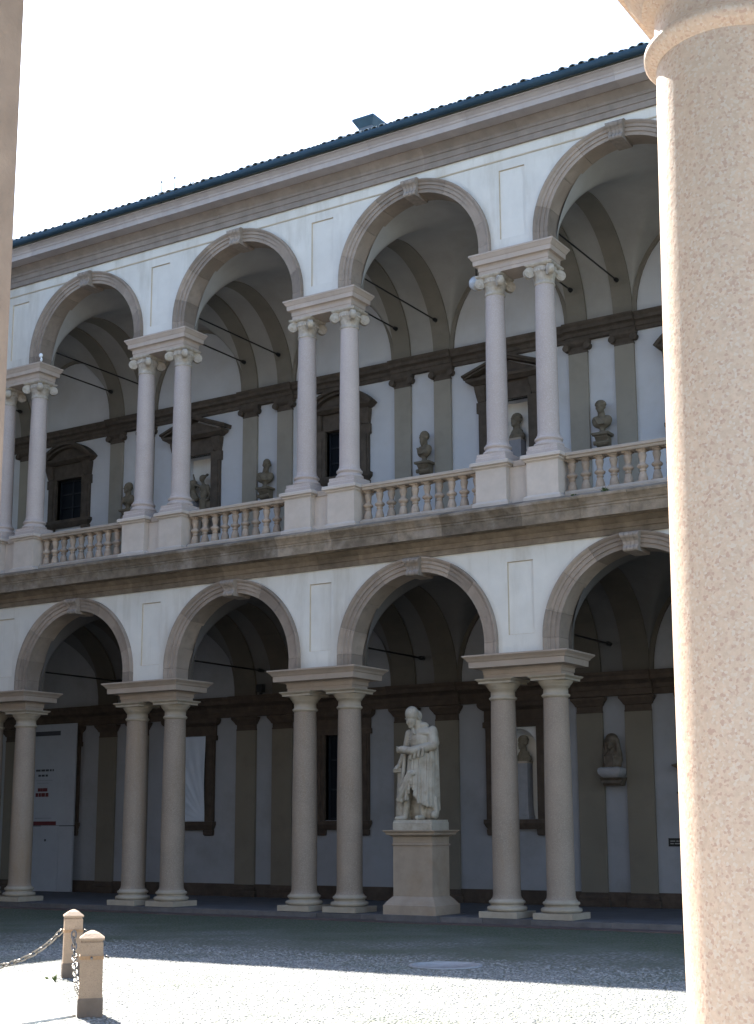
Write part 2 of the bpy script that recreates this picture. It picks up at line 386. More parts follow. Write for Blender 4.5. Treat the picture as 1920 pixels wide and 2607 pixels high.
def keystone(A):
    """scrolled console keystone, wider at the top, hanging below the soffit"""
    zt = A['zc'] + A['ro'] - 0.02 + (0.0 if A is ARC[0] else 0.03); zb = A['zc'] + A['ri'] - 0.085; yf = A['yf']; h = zt - zb
    front = [(0.0, -0.16), (0.06, -0.185), (0.16, -0.19), (0.24, -0.165), (0.32, -0.14), (0.5, -0.15), (0.62, -0.185), (0.7, -0.225), (0.8, -0.245), (0.9, -0.235), (0.97, -0.20), (1.0, -0.16)]
    mb = MB()
    for x0, x1, dy in ((-1, -.55, 0), (-.55, -.45, .012), (-.45, -.05, 0), (-.05, .05, .012), (.05, .45, 0), (.45, .55, .012), (.55, 1, 0)):
        rings = []
        for xx in (x0, x1):
            ring = []
            for t, y in front:
                hw = 0.150 + 0.062 * t * t
                ring.append((xx * hw, yf + y + dy, zb + t * h))
            ring += [(xx * 0.212, yf + .02, zt), (xx * 0.15, A['yb'] + 0.03, zb + 0.12), (xx * 0.15, A['yb'] - 0.05, zb)]
            rings.append(ring)
        mb.sweep(rings)
    return mb

# column meshes in local coordinates (axis at 0,0)
def low_col_meshes():
    b = MB().box(-.423, .423, -.423, .423, 0, .12)
    b.lathe([(.36, .12), (.395, .135), (.41, .165), (.405, .195), (.38, .215), (.345, .222), (.33, .245), (.335, .262), (.352, .27),
             (.368, .288), (.368, .312), (.352, .332), (.325, .34), (.318, .365)], 32)
    s = MB().lathe([(.312, .36), (.29, .40), (.281, .46), (.281, 1.6), (.276, 2.4), (.266, 3.4), (.254, 4.2), (.25, 4.34)], 40)
    c = MB().lathe([(.252, 4.33), (.272, 4.345), (.29, 4.365), (.29, 4.385), (.268, 4.405), (.252, 4.42), (.252, 4.525), (.275, 4.53),
                    (.275, 4.55), (.292, 4.552), (.292, 4.57), (.32, 4.60), (.352, 4.645), (.36, 4.672)], 40)
    c.rect([(.375, .375, 4.67), (.375, .375, 4.71), (.41, .41, 4.735), (.425, .425, 4.75), (.425, .425, 4.768)])
    return s.mesh('column'), b.mesh('column_base'), c.mesh('capital')
def up_col_meshes():
    b = MB().rect([(.355, .355, 9.345), (.355, .355, 9.44), (.335, .335, 9.455), (.335, .335, 9.535)])
    b.lathe([(.29, 9.535), (.318, 9.55), (.325, 9.58), (.315, 9.61), (.285, 9.63), (.268, 9.65), (.272, 9.675), (.292, 9.685), (.302, 9.705),
             (.298, 9.73), (.276, 9.745), (.262, 9.76), (.262, 9.78)], 32)
    s = MB().lathe([(.256, 9.775), (.24, 9.81), (.233, 9.87), (.232, 10.6), (.227, 11.5), (.216, 12.5), (.207, 13.06), (.206, 13.12)], 36)
    c = MB().lathe([(.21, 13.10), (.228, 13.115), (.228, 13.14), (.212, 13.15), (.214, 13.2), (.225, 13.28), (.255, 13.34), (.275, 13.4), (.27, 13.5)], 28)
    for k in range(28):                                            # egg moulding
        a = 2 * PI * k / 28; c.ball((.27 * math.cos(a), .27 * math.sin(a), 13.385), (.022, .022, .035), 6, 4)
    c.rect([(.27, .27, 13.485), (.30, .30, 13.505), (.315, .315, 13.53), (.315, .315, 13.549)])
    for k in range(4):                                             # volutes on the diagonals
        a = PI / 4 + k * PI / 2; d = Vector((math.cos(a), math.sin(a), 0)); t = Vector((-d.y, d.x, 0))
        ctr = d * 0.35 + Vector((0, 0, 13.365))
        for rr, wd in ((.115, .054), (.082, .068), (.046, .08)):
            rings = []
            for sgn in (-1, 1):
                rings.append([tuple(ctr + t * sgn * wd + rr * (math.cos(q) * d + math.sin(q) * Vector((0, 0, 1)))) for q in np.linspace(0, 2 * PI, 18, endpoint=False)])
            c.sweep(rings)
        for j in range(5):                                         # scroll band from volute to abacus
            f0, f1 = j / 5, (j + 1) / 5
            p0 = d * (0.18 + .17 * f0) + Vector((0, 0, 13.49 - .01 * f0)); p1 = d * (0.18 + .17 * f1) + Vector((0, 0, 13.49 - .01 * f1))
            c.sweep([[tuple(p + t * sg * .055 + Vector((0, 0, dz))) for sg, dz in ((-1, -.05), (1, -.05), (1, .015), (-1, .015))] for p in (p0, p1)])
    return s.mesh('column'), b.mesh('column_base'), c.mesh('capital')
LOWC = low_col_meshes(); UPC = up_col_meshes()
NEARC = [me.copy() for me in LOWC]
for me, k in zip(LOWC, ('granite_low', 'base_stone', 'base_stone')): me.materials.append(M[k])
for me, k in zip(UPC, ('granite_up', 'granite_up', 'capital')): me.materials.append(M[k])
for me in NEARC: me.materials.append(M['granite_near'])

def column(parent, meshes, x, y=0):
    c = place('column', meshes[0], None, parent, (x, y, 0), random.uniform(0, 6.28))
    c.rotation_euler = (0, 0, 0)
    place('column_base', meshes[1], None, c); place('capital', meshes[2], None, c)
    return c

IMP_LOW = MB().rect([(.87, .31, 4.772), (.87, .31, 4.85), (.885, .325, 4.855), (.885, .325, 4.93), (.92, .36, 4.965), (1.075, .58, 4.98), (1.08, .585, 5.10),
                     (1.10, .605, 5.112), (1.12, .63, 5.15), (1.165, .672, 5.19), (1.183, .688, 5.205), (1.183, .688, 5.235)]).mesh('impost_block')
IMP_UP = MB().rect([(.83, .29, 13.552), (.83, .29, 13.63), (.842, .302, 13.635), (.842, .302, 13.715), (.865, .325, 13.75), (.93, .375, 13.765), (.935, .38, 13.87),
                    (.95, .392, 13.88), (.99, .42, 13.945), (1.012, .436, 13.965), (1.012, .436, 14.0)]).mesh('impost_block')
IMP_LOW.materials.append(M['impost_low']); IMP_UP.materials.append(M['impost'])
PANEL = {i: panel(ARC[i]).mesh('recessed_panel') for i in (0, 1)}
for me in PANEL.values():
    me.materials.append(M['panel_plaster']); me.materials.append(M['edge_shade_tone'])
    for p_ in list(me.polygons)[1:]: p_.material_index = 1  # tray sides painted in the tone of lit and shaded edges
ANG = [0.0, 0.30, 0.72, 1.08, 1.49]
VS = {}
for i in (0, 1):
    A = ARC[i]; key_a = 0.085; L_ = []
    for a, b in zip(ANG[:-1], ANG[1:]):
        L_.append(voussoir(A, a + .0015, min(b, PI / 2 - key_a) - .0015)); L_.append(voussoir(A, PI - min(b, PI / 2 - key_a) + .0015, PI - a - .0015))
    VS[i] = [m_.mesh('voussoir') for m_ in L_] + [stilt(A, 1).mesh('voussoir'), stilt(A, -1).mesh('voussoir')]
    for me in VS[i]: me.materials.append(M['vouss'])
KEY = {i: keystone(ARC[i]).mesh('keystone') for i in (0, 1)}
for me in KEY.values(): me.materials.append(M['key'])

# entablature profiles (y, z), closed to the back
P_ARCH0 = [(0, 7.47), (-.33, 7.47), (-.33, 7.585), (-.355, 7.59), (-.355, 7.69), (-.375, 7.70), (-.41, 7.735), (-.45, 7.78), (-.45, 7.80), (0, 7.80)]
P_CORN0 = [(0, 7.803), (-.48, 7.803), (-.50, 7.815), (-.655, 7.825), (-.665, 7.80), (-.68, 7.80), (-.68, 8.0), (-.695, 8.005), (-.695, 8.045), (-.715, 8.06), (-.735, 8.105),
           (-.775, 8.16), (-.80, 8.185), (-.805, 8.235), (-.44, 8.368), (0, 8.37)]
P_ARCH1 = [(0, 16.36), (-.33, 16.36), (-.33, 16.49), (-.352, 16.495), (-.352, 16.63), (-.375, 16.635), (-.375, 16.70), (-.41, 16.74), (-.47, 16.80), (-.50, 16.83), (-.50, 16.85), (0, 16.85)]
P_CORN1 = [(0, 16.853), (-.52, 16.853), (-.79, 16.865), (-.80, 16.84), (-.835, 16.84), (-.845, 16.96), (-.865, 16.97), (-.88, 17.01), (-.95, 17.07), (-1.0, 17.085), (-1.0, 17.105), (0, 17.11)]

def course(parent, name, prof, x0, x1, m, lo, hi, jit=0.004):
    x = x0
    while x < x1 - 0.02:
        l = random.uniform(lo, hi)
        e = x1 if x + l > x1 - lo * .6 else x + l
        mb = MB().extr(prof, 0.0015, e - x - 0.0015)
        mb.build(name, m, parent, (x, random.uniform(-jit, 0), random.uniform(-jit, jit) * .5)); x = e

# ------------------------------------------------------------------ ground
gm = MB().add([(-200, -200, G), (200, -200, G), (200, 200, G), (-200, 200, G)], [(0, 1, 2, 3)])
struct(gm.build('ground', 'cobble'))
A0, C0 = (14.22, -12.01), (17.16, -14.74)          # two chained bollards at corners of a paved island
path = [(14.05, -12.22), (17.08, -14.86), (17.08, -19.0), (3.0, -19.0), (3.0, -12.22)]
pm = MB(); n = len(path)
pm.add([(x, y, G + .024) for x, y in path] + [(x, y, G - .02) for x, y in path],
       [tuple(range(n - 1, -1, -1))] + [(i, (i + 1) % n, (i + 1) % n + n, i + n) for i in range(n)])
struct(pm.build('pavement', 'path'))
# portico floor, kerb stones, granite strip
struct(MB().box(-7.5, 29, -.30, 4.45, -0.4, -0.004).build('portico_floor', 'floor'))
kerb = struct(MB().box(-7.5, 29, -.42, -.302, -.4, -.03).build('kerb_bed', 'kerb'))
x = -7.5
while x < 29:
    l = random.uniform(.9, 1.7); MB().box(.003, l - .003, -.52, -.302, -.3, random.uniform(-.012, -.002)).build('kerb_stone', 'kerb', kerb, (x, random.uniform(-.008, .004), 0)); x += l
strip = struct(MB().box(-7.5, 29, -1.0, -.50, -.4, G + .004).build('paved_strip', 'strip'))
x = -7.5
while x < 29:
    l = random.uniform(.8, 1.5); MB().box(.004, l - .004, -1.04, -.53, -.3, G + .012 + random.uniform(0, .006)).build('strip_stone', 'strip', strip, (x, random.uniform(-.01, .01), 0)); x += l

# ------------------------------------------------------------------ the arcaded wing
wing = thing('palace_wing', 'two storey arcaded palace wing with paired columns, upper loggia and balustrade', 'palace', (0, 0, 0))
KS = range(0, 6)
XL, XR = -2.1, 27.5
for k in KS:
    cx = k * B
    for i in (0, 1):
        A = ARC[i]
        mb = MB(); spandrel(mb, 0, A)
        mb.build('spandrel_wall', 'plaster', wing, (cx, 0, 0))
        place('recessed_panel', PANEL[i], None, wing, (cx, 0, 0))
        place('impost_block', (IMP_LOW, IMP_UP)[i], None, wing, (cx, 0, 0))
        for sgn in (-1, 1): column(wing, (LOWC, UPC)[i], cx + sgn * S2)
for k in range(-1, 6):
    for i in (0, 1):
        cx = (k + .5) * B
        if k >= 0 or i >= 0:
            for j, me in enumerate(VS[i]):
                if k == -1 and j in (1, 3, 5, 7, 9): continue      # only the half arch that meets the corner
                if k == 5 and j in (0, 2, 4, 6, 8): continue
                place('voussoir', me, None, wing, (cx, 0, 0))
            place('keystone', KEY[i], None, wing, (cx, 0, 0))
# strip above the upper arches, coloured as the band's warm underside shade
for k in KS:
    cx = k * B
    for x0, x1 in ((-2.5 + .45, 2.5 - .45),):
        MB().box(x0, x1, -.28, -.2595, 16.10, 16.13).build('shade_strip', 'edge_shade_tone', wing, (cx, 0, 0))
        MB().box(-2.5, 2.5, -.272, -.262, 16.131, 16.36).build('frieze_band', 'plaster', wing, (cx, 0, 0))
course(wing, 'architrave_stone', P_ARCH0, XL, XR, 'arch_low', 0.9, 1.9)
course(wing, 'cornice_stone', P_CORN0, XL, XR, 'corn_low', 0.55, 1.5, 0.008)
course(wing, 'architrave_stone', P_ARCH1, XL, XR, 'arch_up', 0.9, 1.9)
course(wing, 'cornice_stone', P_CORN1, XL, XR, 'corn_up', 0.8, 1.6, 0.005)
# gutter and roof
gp = []
for t in np.linspace(0, PI, 9): gp.append((-1.075 - .085 * math.cos(PI - t) * -1, 17.205 - .085 * math.sin(t)))
gp = [(-1.165, 17.245), (-1.165, 17.205)] + [(-1.08 - .085 * math.cos(t), 17.205 - .095 * math.sin(t)) for t in np.linspace(0.15, PI - .15, 8)] + [(-.995, 17.205), (-.995, 17.245)]
MB().extr(gp, XL, XR).build('gutter', 'gutter', wing)
roof = MB(); xs = np.arange(XL - 6.0, XR + .01, .055); rows = [(-1.12, 17.275), (1.0, 18.15), (3.4, 19.15), (6.2, 18.0)]
vv = []; ff = []
for y, z in rows:
    for xx in xs: vv.append((xx, y, z + .03 * abs(math.sin((xx - XL) / .22 * PI))))
nx = len(xs)
for r in range(len(rows) - 1):
    for c in range(nx - 1): a = r * nx + c; ff.append((a, a + 1, a + nx + 1, a + nx))
roof.add(vv, ff); rf = roof.build('roof', 'tile', wing)
tl = MB(); rings = []
for y in (-.24, .24):
    rr = .085 - .012 * (y > 0)
    ring = [(rr * math.cos(t), y, rr * .8 * math.sin(t) + .42 * y) for t in np.linspace(0, PI, 8)]
    ring += [((rr - .016) * math.cos(t), y, (rr - .016) * .8 * math.sin(t) + .42 * y) for t in np.linspace(PI, 0, 8)]
    rings.append(ring)
tl.sweep(rings); tme = tl.mesh('roof_tile'); tme.materials.append(M['tile'])
x = XL + .12
while x < XR:
    t_ = place('roof_tile', tme, None, rf, (x + random.uniform(-.02, .02), -.93 + random.uniform(-.03, .03), 17.335 + random.uniform(-.012, .012)))
    t_.rotation_euler = (0, 0, random.uniform(-.06, .06)); x += .222
MB().box(-7.9, -7.5, -1.4, 4.6, 0, 17.2).build('sun_block_wall', 'plaster', wing)  # unseen wall added to block sun leaking through the corner
MB().box(-7.5, XR, 4.75, 5.0, 0, 17.6).build('rear_wall', 'plaster', wing)
MB().box(-7.5, XR, .0, 4.75, 16.62, 16.8).build('loggia_ceiling', 'vault', wing)
ch = MB().rect([(.20, .30, 17.2), (.20, .30, 18.80)]).build('chimney', 'chimney', rf, (10.32, 1.42, 0))
MB().rect([(.21, .31, 18.78), (.30, .40, 18.93), (.31, .42, 18.94), (.31, .42, 19.0), (.12, .2, 19.06)]).build('chimney_cap', 'gutter', ch)
for px_ in (5.44, 5.87):
    g_ = MB().tube([(0, 0, 17.2), (0, 0, 17.78)], .012, 6).ball((0, 0, 17.79), .03, 8, 6)
    g_.tube([(0, 0, 17.5), (.07, .1, 17.36)], .008, 5); g_.build('lightning_rod', 'gutter', rf, (px_, -.8, .02))

# upper balustrade
pedm = MB().rect([(.42, .42, 8.366), (.42, .42, 8.44), (.395, .395, 8.465), (.365, .365, 8.48), (.36, .36, 8.49), (.36, .36, 9.185), (.375, .375, 9.20), (.40, .40, 9.215), (.40, .40, 9.245),
                  (.455, .455, 9.262), (.455, .455, 9.32), (.44, .44, 9.343)]).mesh('pedestal'); pedm.materials.append(M['ped'])
bal = MB().rect([(.10, .10, 8.522), (.10, .10, 8.55)])
bal.lathe([(.098, 8.55), (.100, 8.58), (.094, 8.63), (.078, 8.69), (.062, 8.73), (.056, 8.75), (.074, 8.758), (.074, 8.778), (.058, 8.79), (.075, 8.812), (.105, 8.835), (.116, 8.86), (.105, 8.885),
           (.070, 8.912), (.056, 8.935), (.064, 8.99), (.082, 9.06), (.088, 9.1), (.072, 9.122), (.066, 9.135), (.088, 9.145), (.09, 9.17)], 16)
bal.rect([(.097, .097, 9.17), (.097, .097, 9.199)])
balm = bal.mesh('baluster'); balm.materials.append(M['balu'])
for k in KS:
    for sgn in (-1, 1): place('pedestal', pedm, None, wing, (k * B + sgn * S2, 0, 0))
    MB().box(-.237, .237, -.24, .2, 8.368, 8.52).box(-.237, .237, -.19, .15, 8.52, 9.2).build('parapet_panel', 'ped', wing, (k * B, 0, 0))
    MB().box(-.142, .142, -.215, .19, 9.2, 9.325).build('parapet_coping', 'rail', wing, (k * B, 0, 0))
for k in range(-1, 6):
    x0, x1 = k * B + S2 + .362, (k + 1) * B - S2 - .362
    if k == -1: x0 = XL
    if k == 5: x1 = XR
    MB().extr([(.18, 8.369), (-.22, 8.369), (-.22, 8.47), (-.20, 8.49), (-.18, 8.52), (.14, 8.52), (.18, 8.49)], x0 + .06, x1 - .06).build('balustrade_base', 'rail', wing)
    MB().extr([(.14, 9.2), (-.17, 9.2), (-.185, 9.225), (-.185, 9.25), (-.215, 9.265), (-.215, 9.315), (-.20, 9.332), (.16, 9.332), (.175, 9.315), (.175, 9.265)], x0 + .096, x1 - .096).build('hand_rail', 'rail', wing)
    nb = 10
    for j in range(nb):
        bx_ = k * B + S2 + .362 + (3.803 - .724) * (j + .5) / nb
        if x0 < bx_ < x1: place('baluster', balm, None, wing, (bx_, -.02, random.uniform(-.002, 0)), random.uniform(-.05, .05))

# upper floor and vaults behind the arcade
D, DW = 4.287, 4.367
MB().box(-7.5, XR, -.2, 4.6, 8.1, 8.36).build('upper_floor', 'floor', wing)
VA = {0: dict(zs=5.27, y0=.23, w=.642, m='vault_shaded'), 1: dict(zs=13.80, y0=.19, w=.4925, m='vault')}
for i in (0, 1):
    V = VA[i]; yc = (V['y0'] + D) / 2; ry = (D - V['y0']) / 2; H = ry + .1 if i == 0 else ry + .12
    zs = V['zs']
    def zA(y, e=0.0): return zs + (H + e) * math.sqrt(max(0, 1 - ((y - yc) / (ry + e)) ** 2))
    ha = (B - 2 * S2) / 2 - V['w'] / 2                                 # half clear span between the ribs
    def zB(x): return zs + (H + .05) * math.sqrt(max(0, 1 - (x / (ha + .03)) ** 2))
    smax = lambda p, q: max(p, q) + .06 * math.log1p(math.exp(-abs(p - q) / .06)) - .03
    ts = np.linspace(0, PI, 65); ys = yc - (ry + .06) * np.cos(ts)
    us = np.linspace(-1, 1, 65); xv = ha * np.sin(us * PI / 2)
    for k in range(-2, 6):
        cx = (k + .5) * B
        vv = []; ff = []
        for xx in xv:
            for y in ys: vv.append((xx, min(max(y, V['y0'] - .06), DW), smax(zA(y, .06), zB(xx))))
        ny = len(ys)
        for a in range(len(xv) - 1):
            for b in range(ny - 1): q = a * ny + b; ff.append((q, q + 1, q + ny + 1, q + ny))
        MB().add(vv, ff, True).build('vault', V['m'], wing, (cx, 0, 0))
        # wall rib round the lunette
        rings = []
        for t in np.linspace(0, PI, 25):
            xo, zo = (ha + .02) * math.cos(t), zs + (H + .04) * math.sin(t); xi, zi_ = (ha - .085) * math.cos(t), zs + (H - .065) * math.sin(t)
            rings.append([(xo, DW + .005, zo), (xo, DW - .07, zo), (xi, DW - .07, zi_), (xi, DW + .005, zi_)])
        MB().sweep(rings).build('lunette_rib', ('rib_shaded', 'rib_up')[i], wing, (cx, 0, 0))
    for k in range(-1, 6):
        hw = S2 - V['w'] / 2                                           # plain barrel strip between paired ribs
        vv = []; ff = []
        for y in ys: vv += [(-hw, min(max(y, V['y0'] - .06), DW), zA(y, .06)), (hw, min(max(y, V['y0'] - .06), DW), zA(y, .06))]
        for a in range(len(ys) - 1): ff.append((2 * a, 2 * a + 2, 2 * a + 3, 2 * a + 1))
        MB().add(vv, ff).build('vault_strip', V['m'], wing, (k * B, 0, 0))
        for sgn in (-1, 1):
            rings = []
            for t in np.linspace(0, PI, 29):
                y, z = yc - ry * math.cos(t), zs + H * math.sin(t); yo, zo = yc - (ry + .1) * math.cos(t), zs + (H + .1) * math.sin(t)
                rings.append([(-V['w'] / 2, y, z), (V['w'] / 2, y, z), (V['w'] / 2, yo, zo), (-V['w'] / 2, yo, zo)])
            MB().sweep(rings).build('transverse_rib', ('rib_shaded', 'rib_up')[i], wing, (k * B + sgn * S2, 0, 0))
# iron tie rods
for k in range(-1, 6):
    MB().tube([(0, .1, 5.9), (0, 4.0, 5.9)], .022, 8).tube([(0, 3.98, 5.9), (0, 4.16, 5.9)], .05, 8).build('tie_rod', 'iron', wing, (k * B + .05, 0, 0))
    for sgn in (-1, 1):
        r_ = MB().tube([(0, .1, 14.59), (0, 3.95, 14.59)], .02, 8)
        r_.tube([(0, 3.86, 14.59), (0, 3.92, 14.59), (0, 4.0, 14.59), (0, 4.04, 14.59)], [.025, .05, .06, .03], 8); r_.build('tie_rod', 'iron', wing, (k * B + sgn * S2, 0, 0))

# back walls with window and niche openings
OP0 = (1.96, 4.25); HO = .53
def back_wall(z0, z1, opens, m):
    mb = MB(); xs_ = [-7.5]
    for cx, a, b in opens: xs_ += [cx - HO, cx + HO]
    xs_.append(XR)
    q = lambda xa, xb, za, zb: mb.add([(xa, DW, za), (xb, DW, za), (xb, DW, zb), (xa, DW, zb)], [(0, 1, 2, 3)])
    for j in range(0, len(xs_), 2): q(xs_[j], xs_[j + 1], z0, z1)
    for cx, a, b in opens: q(cx - HO, cx + HO, z0, a); q(cx - HO, cx + HO, b, z1)
    return mb.build('loggia_wall', m, wing)
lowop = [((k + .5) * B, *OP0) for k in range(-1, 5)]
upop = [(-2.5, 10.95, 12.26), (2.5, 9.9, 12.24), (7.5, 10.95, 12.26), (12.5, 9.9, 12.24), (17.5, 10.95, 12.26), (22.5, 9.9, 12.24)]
back_wall(0, 7.6, lowop, 'wall_in_shaded'); back_wall(8.36, 16.6, upop, 'wall_in')
# pilasters, plinth course and dark stone entablature on the back walls
ZP = {0: (.31, 4.345, 4.70), 1: (8.36, 13.06, 13.37)}
for i in (0, 1):
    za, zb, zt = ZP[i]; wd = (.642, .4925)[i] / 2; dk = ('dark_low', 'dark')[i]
    for k in range(-1, 6):
        for sgn in (-1, 1):
            p_ = MB().box(-wd, wd, D, DW + .02, za, zb).build('pilaster', ('tan_shaded', 'tan')[i], wing, (k * B + sgn * S2, 0, 0))
            if i == 0:
                c = MB().rect([(wd, .09, zb), (wd, .09, zb + .04), (wd - .01, .08, zb + .045), (wd - .01, .08, zb + .15), (wd + .02, .11, zb + .17), (wd + .03, .12, zb + .20), (wd + .07, .16, zb + .26), (wd + .10, .19, zb + .30), (wd + .11, .20, zt)], 0, D + .09)
                MB().rect([(wd + .07, .16, 0), (wd + .07, .16, .13), (wd + .05, .14, .15), (wd + .06, .15, .2), (wd + .01, .10, .26), (wd + .01, .10, .312)], 0, D + .09).build('pilaster_base', dk, p_)
            else:
                c = MB().rect([(wd + .005, .09, zb), (wd + .005, .09, zb + .05), (wd - .01, .08, zb + .055), (wd + .0, .09, zb + .16), (wd + .05, .14, zb + .2), (wd + .08, .17, zb + .24), (wd + .09, .18, zt)], 0, D + .09)
                for s2 in (-1, 1):
                    c.sweep([[(s2 * (wd + .03) + .085 * math.cos(q), yy, zb + .15 + .085 * math.sin(q)) for q in np.linspace(0, 2 * PI, 14, endpoint=False)] for yy in (D - .10, D + .06)])
            c.build('pilaster_capital', dk, p_)
    if i == 0:
        pr = [(DW + .02, 4.72), (DW - .07, 4.72), (DW - .07, 4.86), (DW - .1, 4.865), (DW - .1, 4.96), (DW - .15, 5.0), (DW - .2, 5.03), (DW - .26, 5.05), (DW - .26, 5.15), (DW - .31, 5.21), (DW - .32, 5.25), (DW + .02, 5.262)]
    else:
        pr = [(DW + .02, 13.37), (DW - .07, 13.37), (DW - .07, 13.46), (DW - .095, 13.465), (DW - .095, 13.55), (DW - .13, 13.58), (DW - .19, 13.60), (DW - .19, 13.68), (DW - .24, 13.74), (DW - .25, 13.78), (DW + .02, 13.80)]
    xa = -7.5
    for k in range(-1, 6):
        e0, e1 = k * B - S2 - wd - .07, k * B + S2 + wd + .07
        a = xa
        while a < e0 - .01:
            l = random.uniform(.8, 1.3); e = e0 if a + l > e0 - .5 else a + l
            MB().extr(pr, .002, e - a - .002).build('wall_entablature_stone', dk, wing, (a, 0, 0)); a = e
        MB().extr([(y - .075 if y < DW else y, z) for y, z in pr], e0 + .002, e1 - .002).build('wall_entablature_stone', dk, wing)
        xa = e1
    MB().extr([(y, z) for y, z in pr], xa, XR).build('wall_entablature_stone', dk, wing)
x = -7.5
while x < XR:
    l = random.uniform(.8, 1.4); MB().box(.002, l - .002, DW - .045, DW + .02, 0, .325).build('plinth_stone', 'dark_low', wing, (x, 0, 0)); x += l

def surround_low(cx):
    """eared dark stone window surround, ground floor"""
    f = MB()
    for s in (-1, 1):
        a, b = sorted((s * HO, s * .82)); f.box(a, b, -.085, .16, 1.95, 4.12)
        a, b = sorted((s * (HO + .10), s * .78)); f.box(a, b, -.11, -.084, 1.95, 4.12)
    o = f.build('window_surround', 'dark_low', wing, (cx, DW, 0))
    MB().rect([(.89, .13, 4.12), (.89, .13, 4.25), (.86, .10, 4.26), (.86, .10, 4.52), (.91, .15, 4.55), (.97, .21, 4.60), (.99, .23, 4.66), (.99, .23, 4.715)], 0, .03).build('lintel', 'dark_low', o)
    s_ = MB().rect([(.80, .12, 1.72), (.84, .16, 1.80), (.87, .19, 1.86), (.87, .19, 1.948)], 0, .03)
    for q in (-1, 1): s_.rect([(.13, .09, 1.575), (.155, .11, 1.60), (.16, .12, 1.719)], q * .66, .02)
    s_.build('sill', 'dark_low', o)
    return o
def pane(o, z0, z1):
    MB().box(-HO, HO, .15, .17, z0, z1).build('pane', 'glass', o)
    c = MB()
    for xx in (-HO + .03, 0, HO - .03): c.box(xx - .03, xx + .03, .11, .148, z0, z1)
    for t in (0.02, .34, .67, .98): zz = z0 + (z1 - z0) * t; c.box(-HO, HO, .115, .149, zz - .02, zz + .02)
    c.build('window_frame', 'winwood', o)
    r_ = MB()
    r_.box(-HO - .02, -HO, .0, .2, z0, z1).box(HO, HO + .02, .0, .2, z0, z1); r_.build('reveal', 'dark', o)
def niche_box(o, z0, z1, arch):
    """white plastered niche"""
    mb = MB(); dp = .5
    if not arch:
        for q in ([(-HO, 0, z0), (-HO, 0, z1), (-HO + .04, dp, z1), (-HO + .04, dp, z0)], [(HO, 0, z0), (HO - .04, dp, z0), (HO - .04, dp, z1), (HO, 0, z1)],
                  [(-HO, 0, z1), (HO, 0, z1), (HO, dp, z1), (-HO, dp, z1)], [(-HO, 0, z0), (-HO, dp, z0), (HO, dp, z0), (HO, 0, z0)],
                  [(-HO, dp, z0), (-HO, dp, z1), (HO, dp, z1), (HO, dp, z0)]): mb.add(q, [(0, 1, 2, 3)])
    else:
        r = .47; zc = z1 - .17 - r; y0 = .06
        T = np.linspace(0, PI, 21)
        for a, b in zip(T[:-1], T[1:]):                                # panel with arched head
            xa, xb = r * math.cos(a), r * math.cos(b)
            mb.add([(xa, y0, zc + r * math.sin(a)), (xb, y0, zc + r * math.sin(b)), (xb, y0, z1), (xa, y0, z1)], [(0, 1, 2, 3)])
        for s in (-1, 1):
            mb.add([(s * r, y0, z0), (s * HO, y0, z0), (s * HO, y0, z1), (s * r, y0, z1)], [(0, 1, 2, 3)])
        P_ = np.linspace(0, PI, 17)
        for a, b in zip(P_[:-1], P_[1:]):                              # half cylinder and quarter dome
            mb.add([(r * math.cos(a), y0 + r * math.sin(a), z0), (r * math.cos(b), y0 + r * math.sin(b), z0), (r * math.cos(b), y0 + r * math.sin(b), zc), (r * math.cos(a), y0 + r * math.sin(a), zc)], [(0, 1, 2, 3)], True)
            for c, d in zip(np.linspace(0, PI / 2, 9)[:-1], np.linspace(0, PI / 2, 9)[1:]):
                g = lambda u, v: (r * math.cos(u) * math.cos(v), y0 + r * math.sin(u) * math.cos(v), zc + r * math.sin(v))
                mb.add([g(a, c), g(b, c), g(b, d), g(a, d)], [(0, 1, 2, 3)], True)
        mb.add([(-r, y0, z0), (r, y0, z0), (r, y0 + r, z0), (-r, y0 + r, z0)], [(0, 1, 2, 3)])
    return mb.build('niche', 'wall_in', o)
for k in range(-1, 5):
    o = surround_low((k + .5) * B)
    if k == 2: niche_box(o, *OP0, True)
    else: pane(o, *OP0)

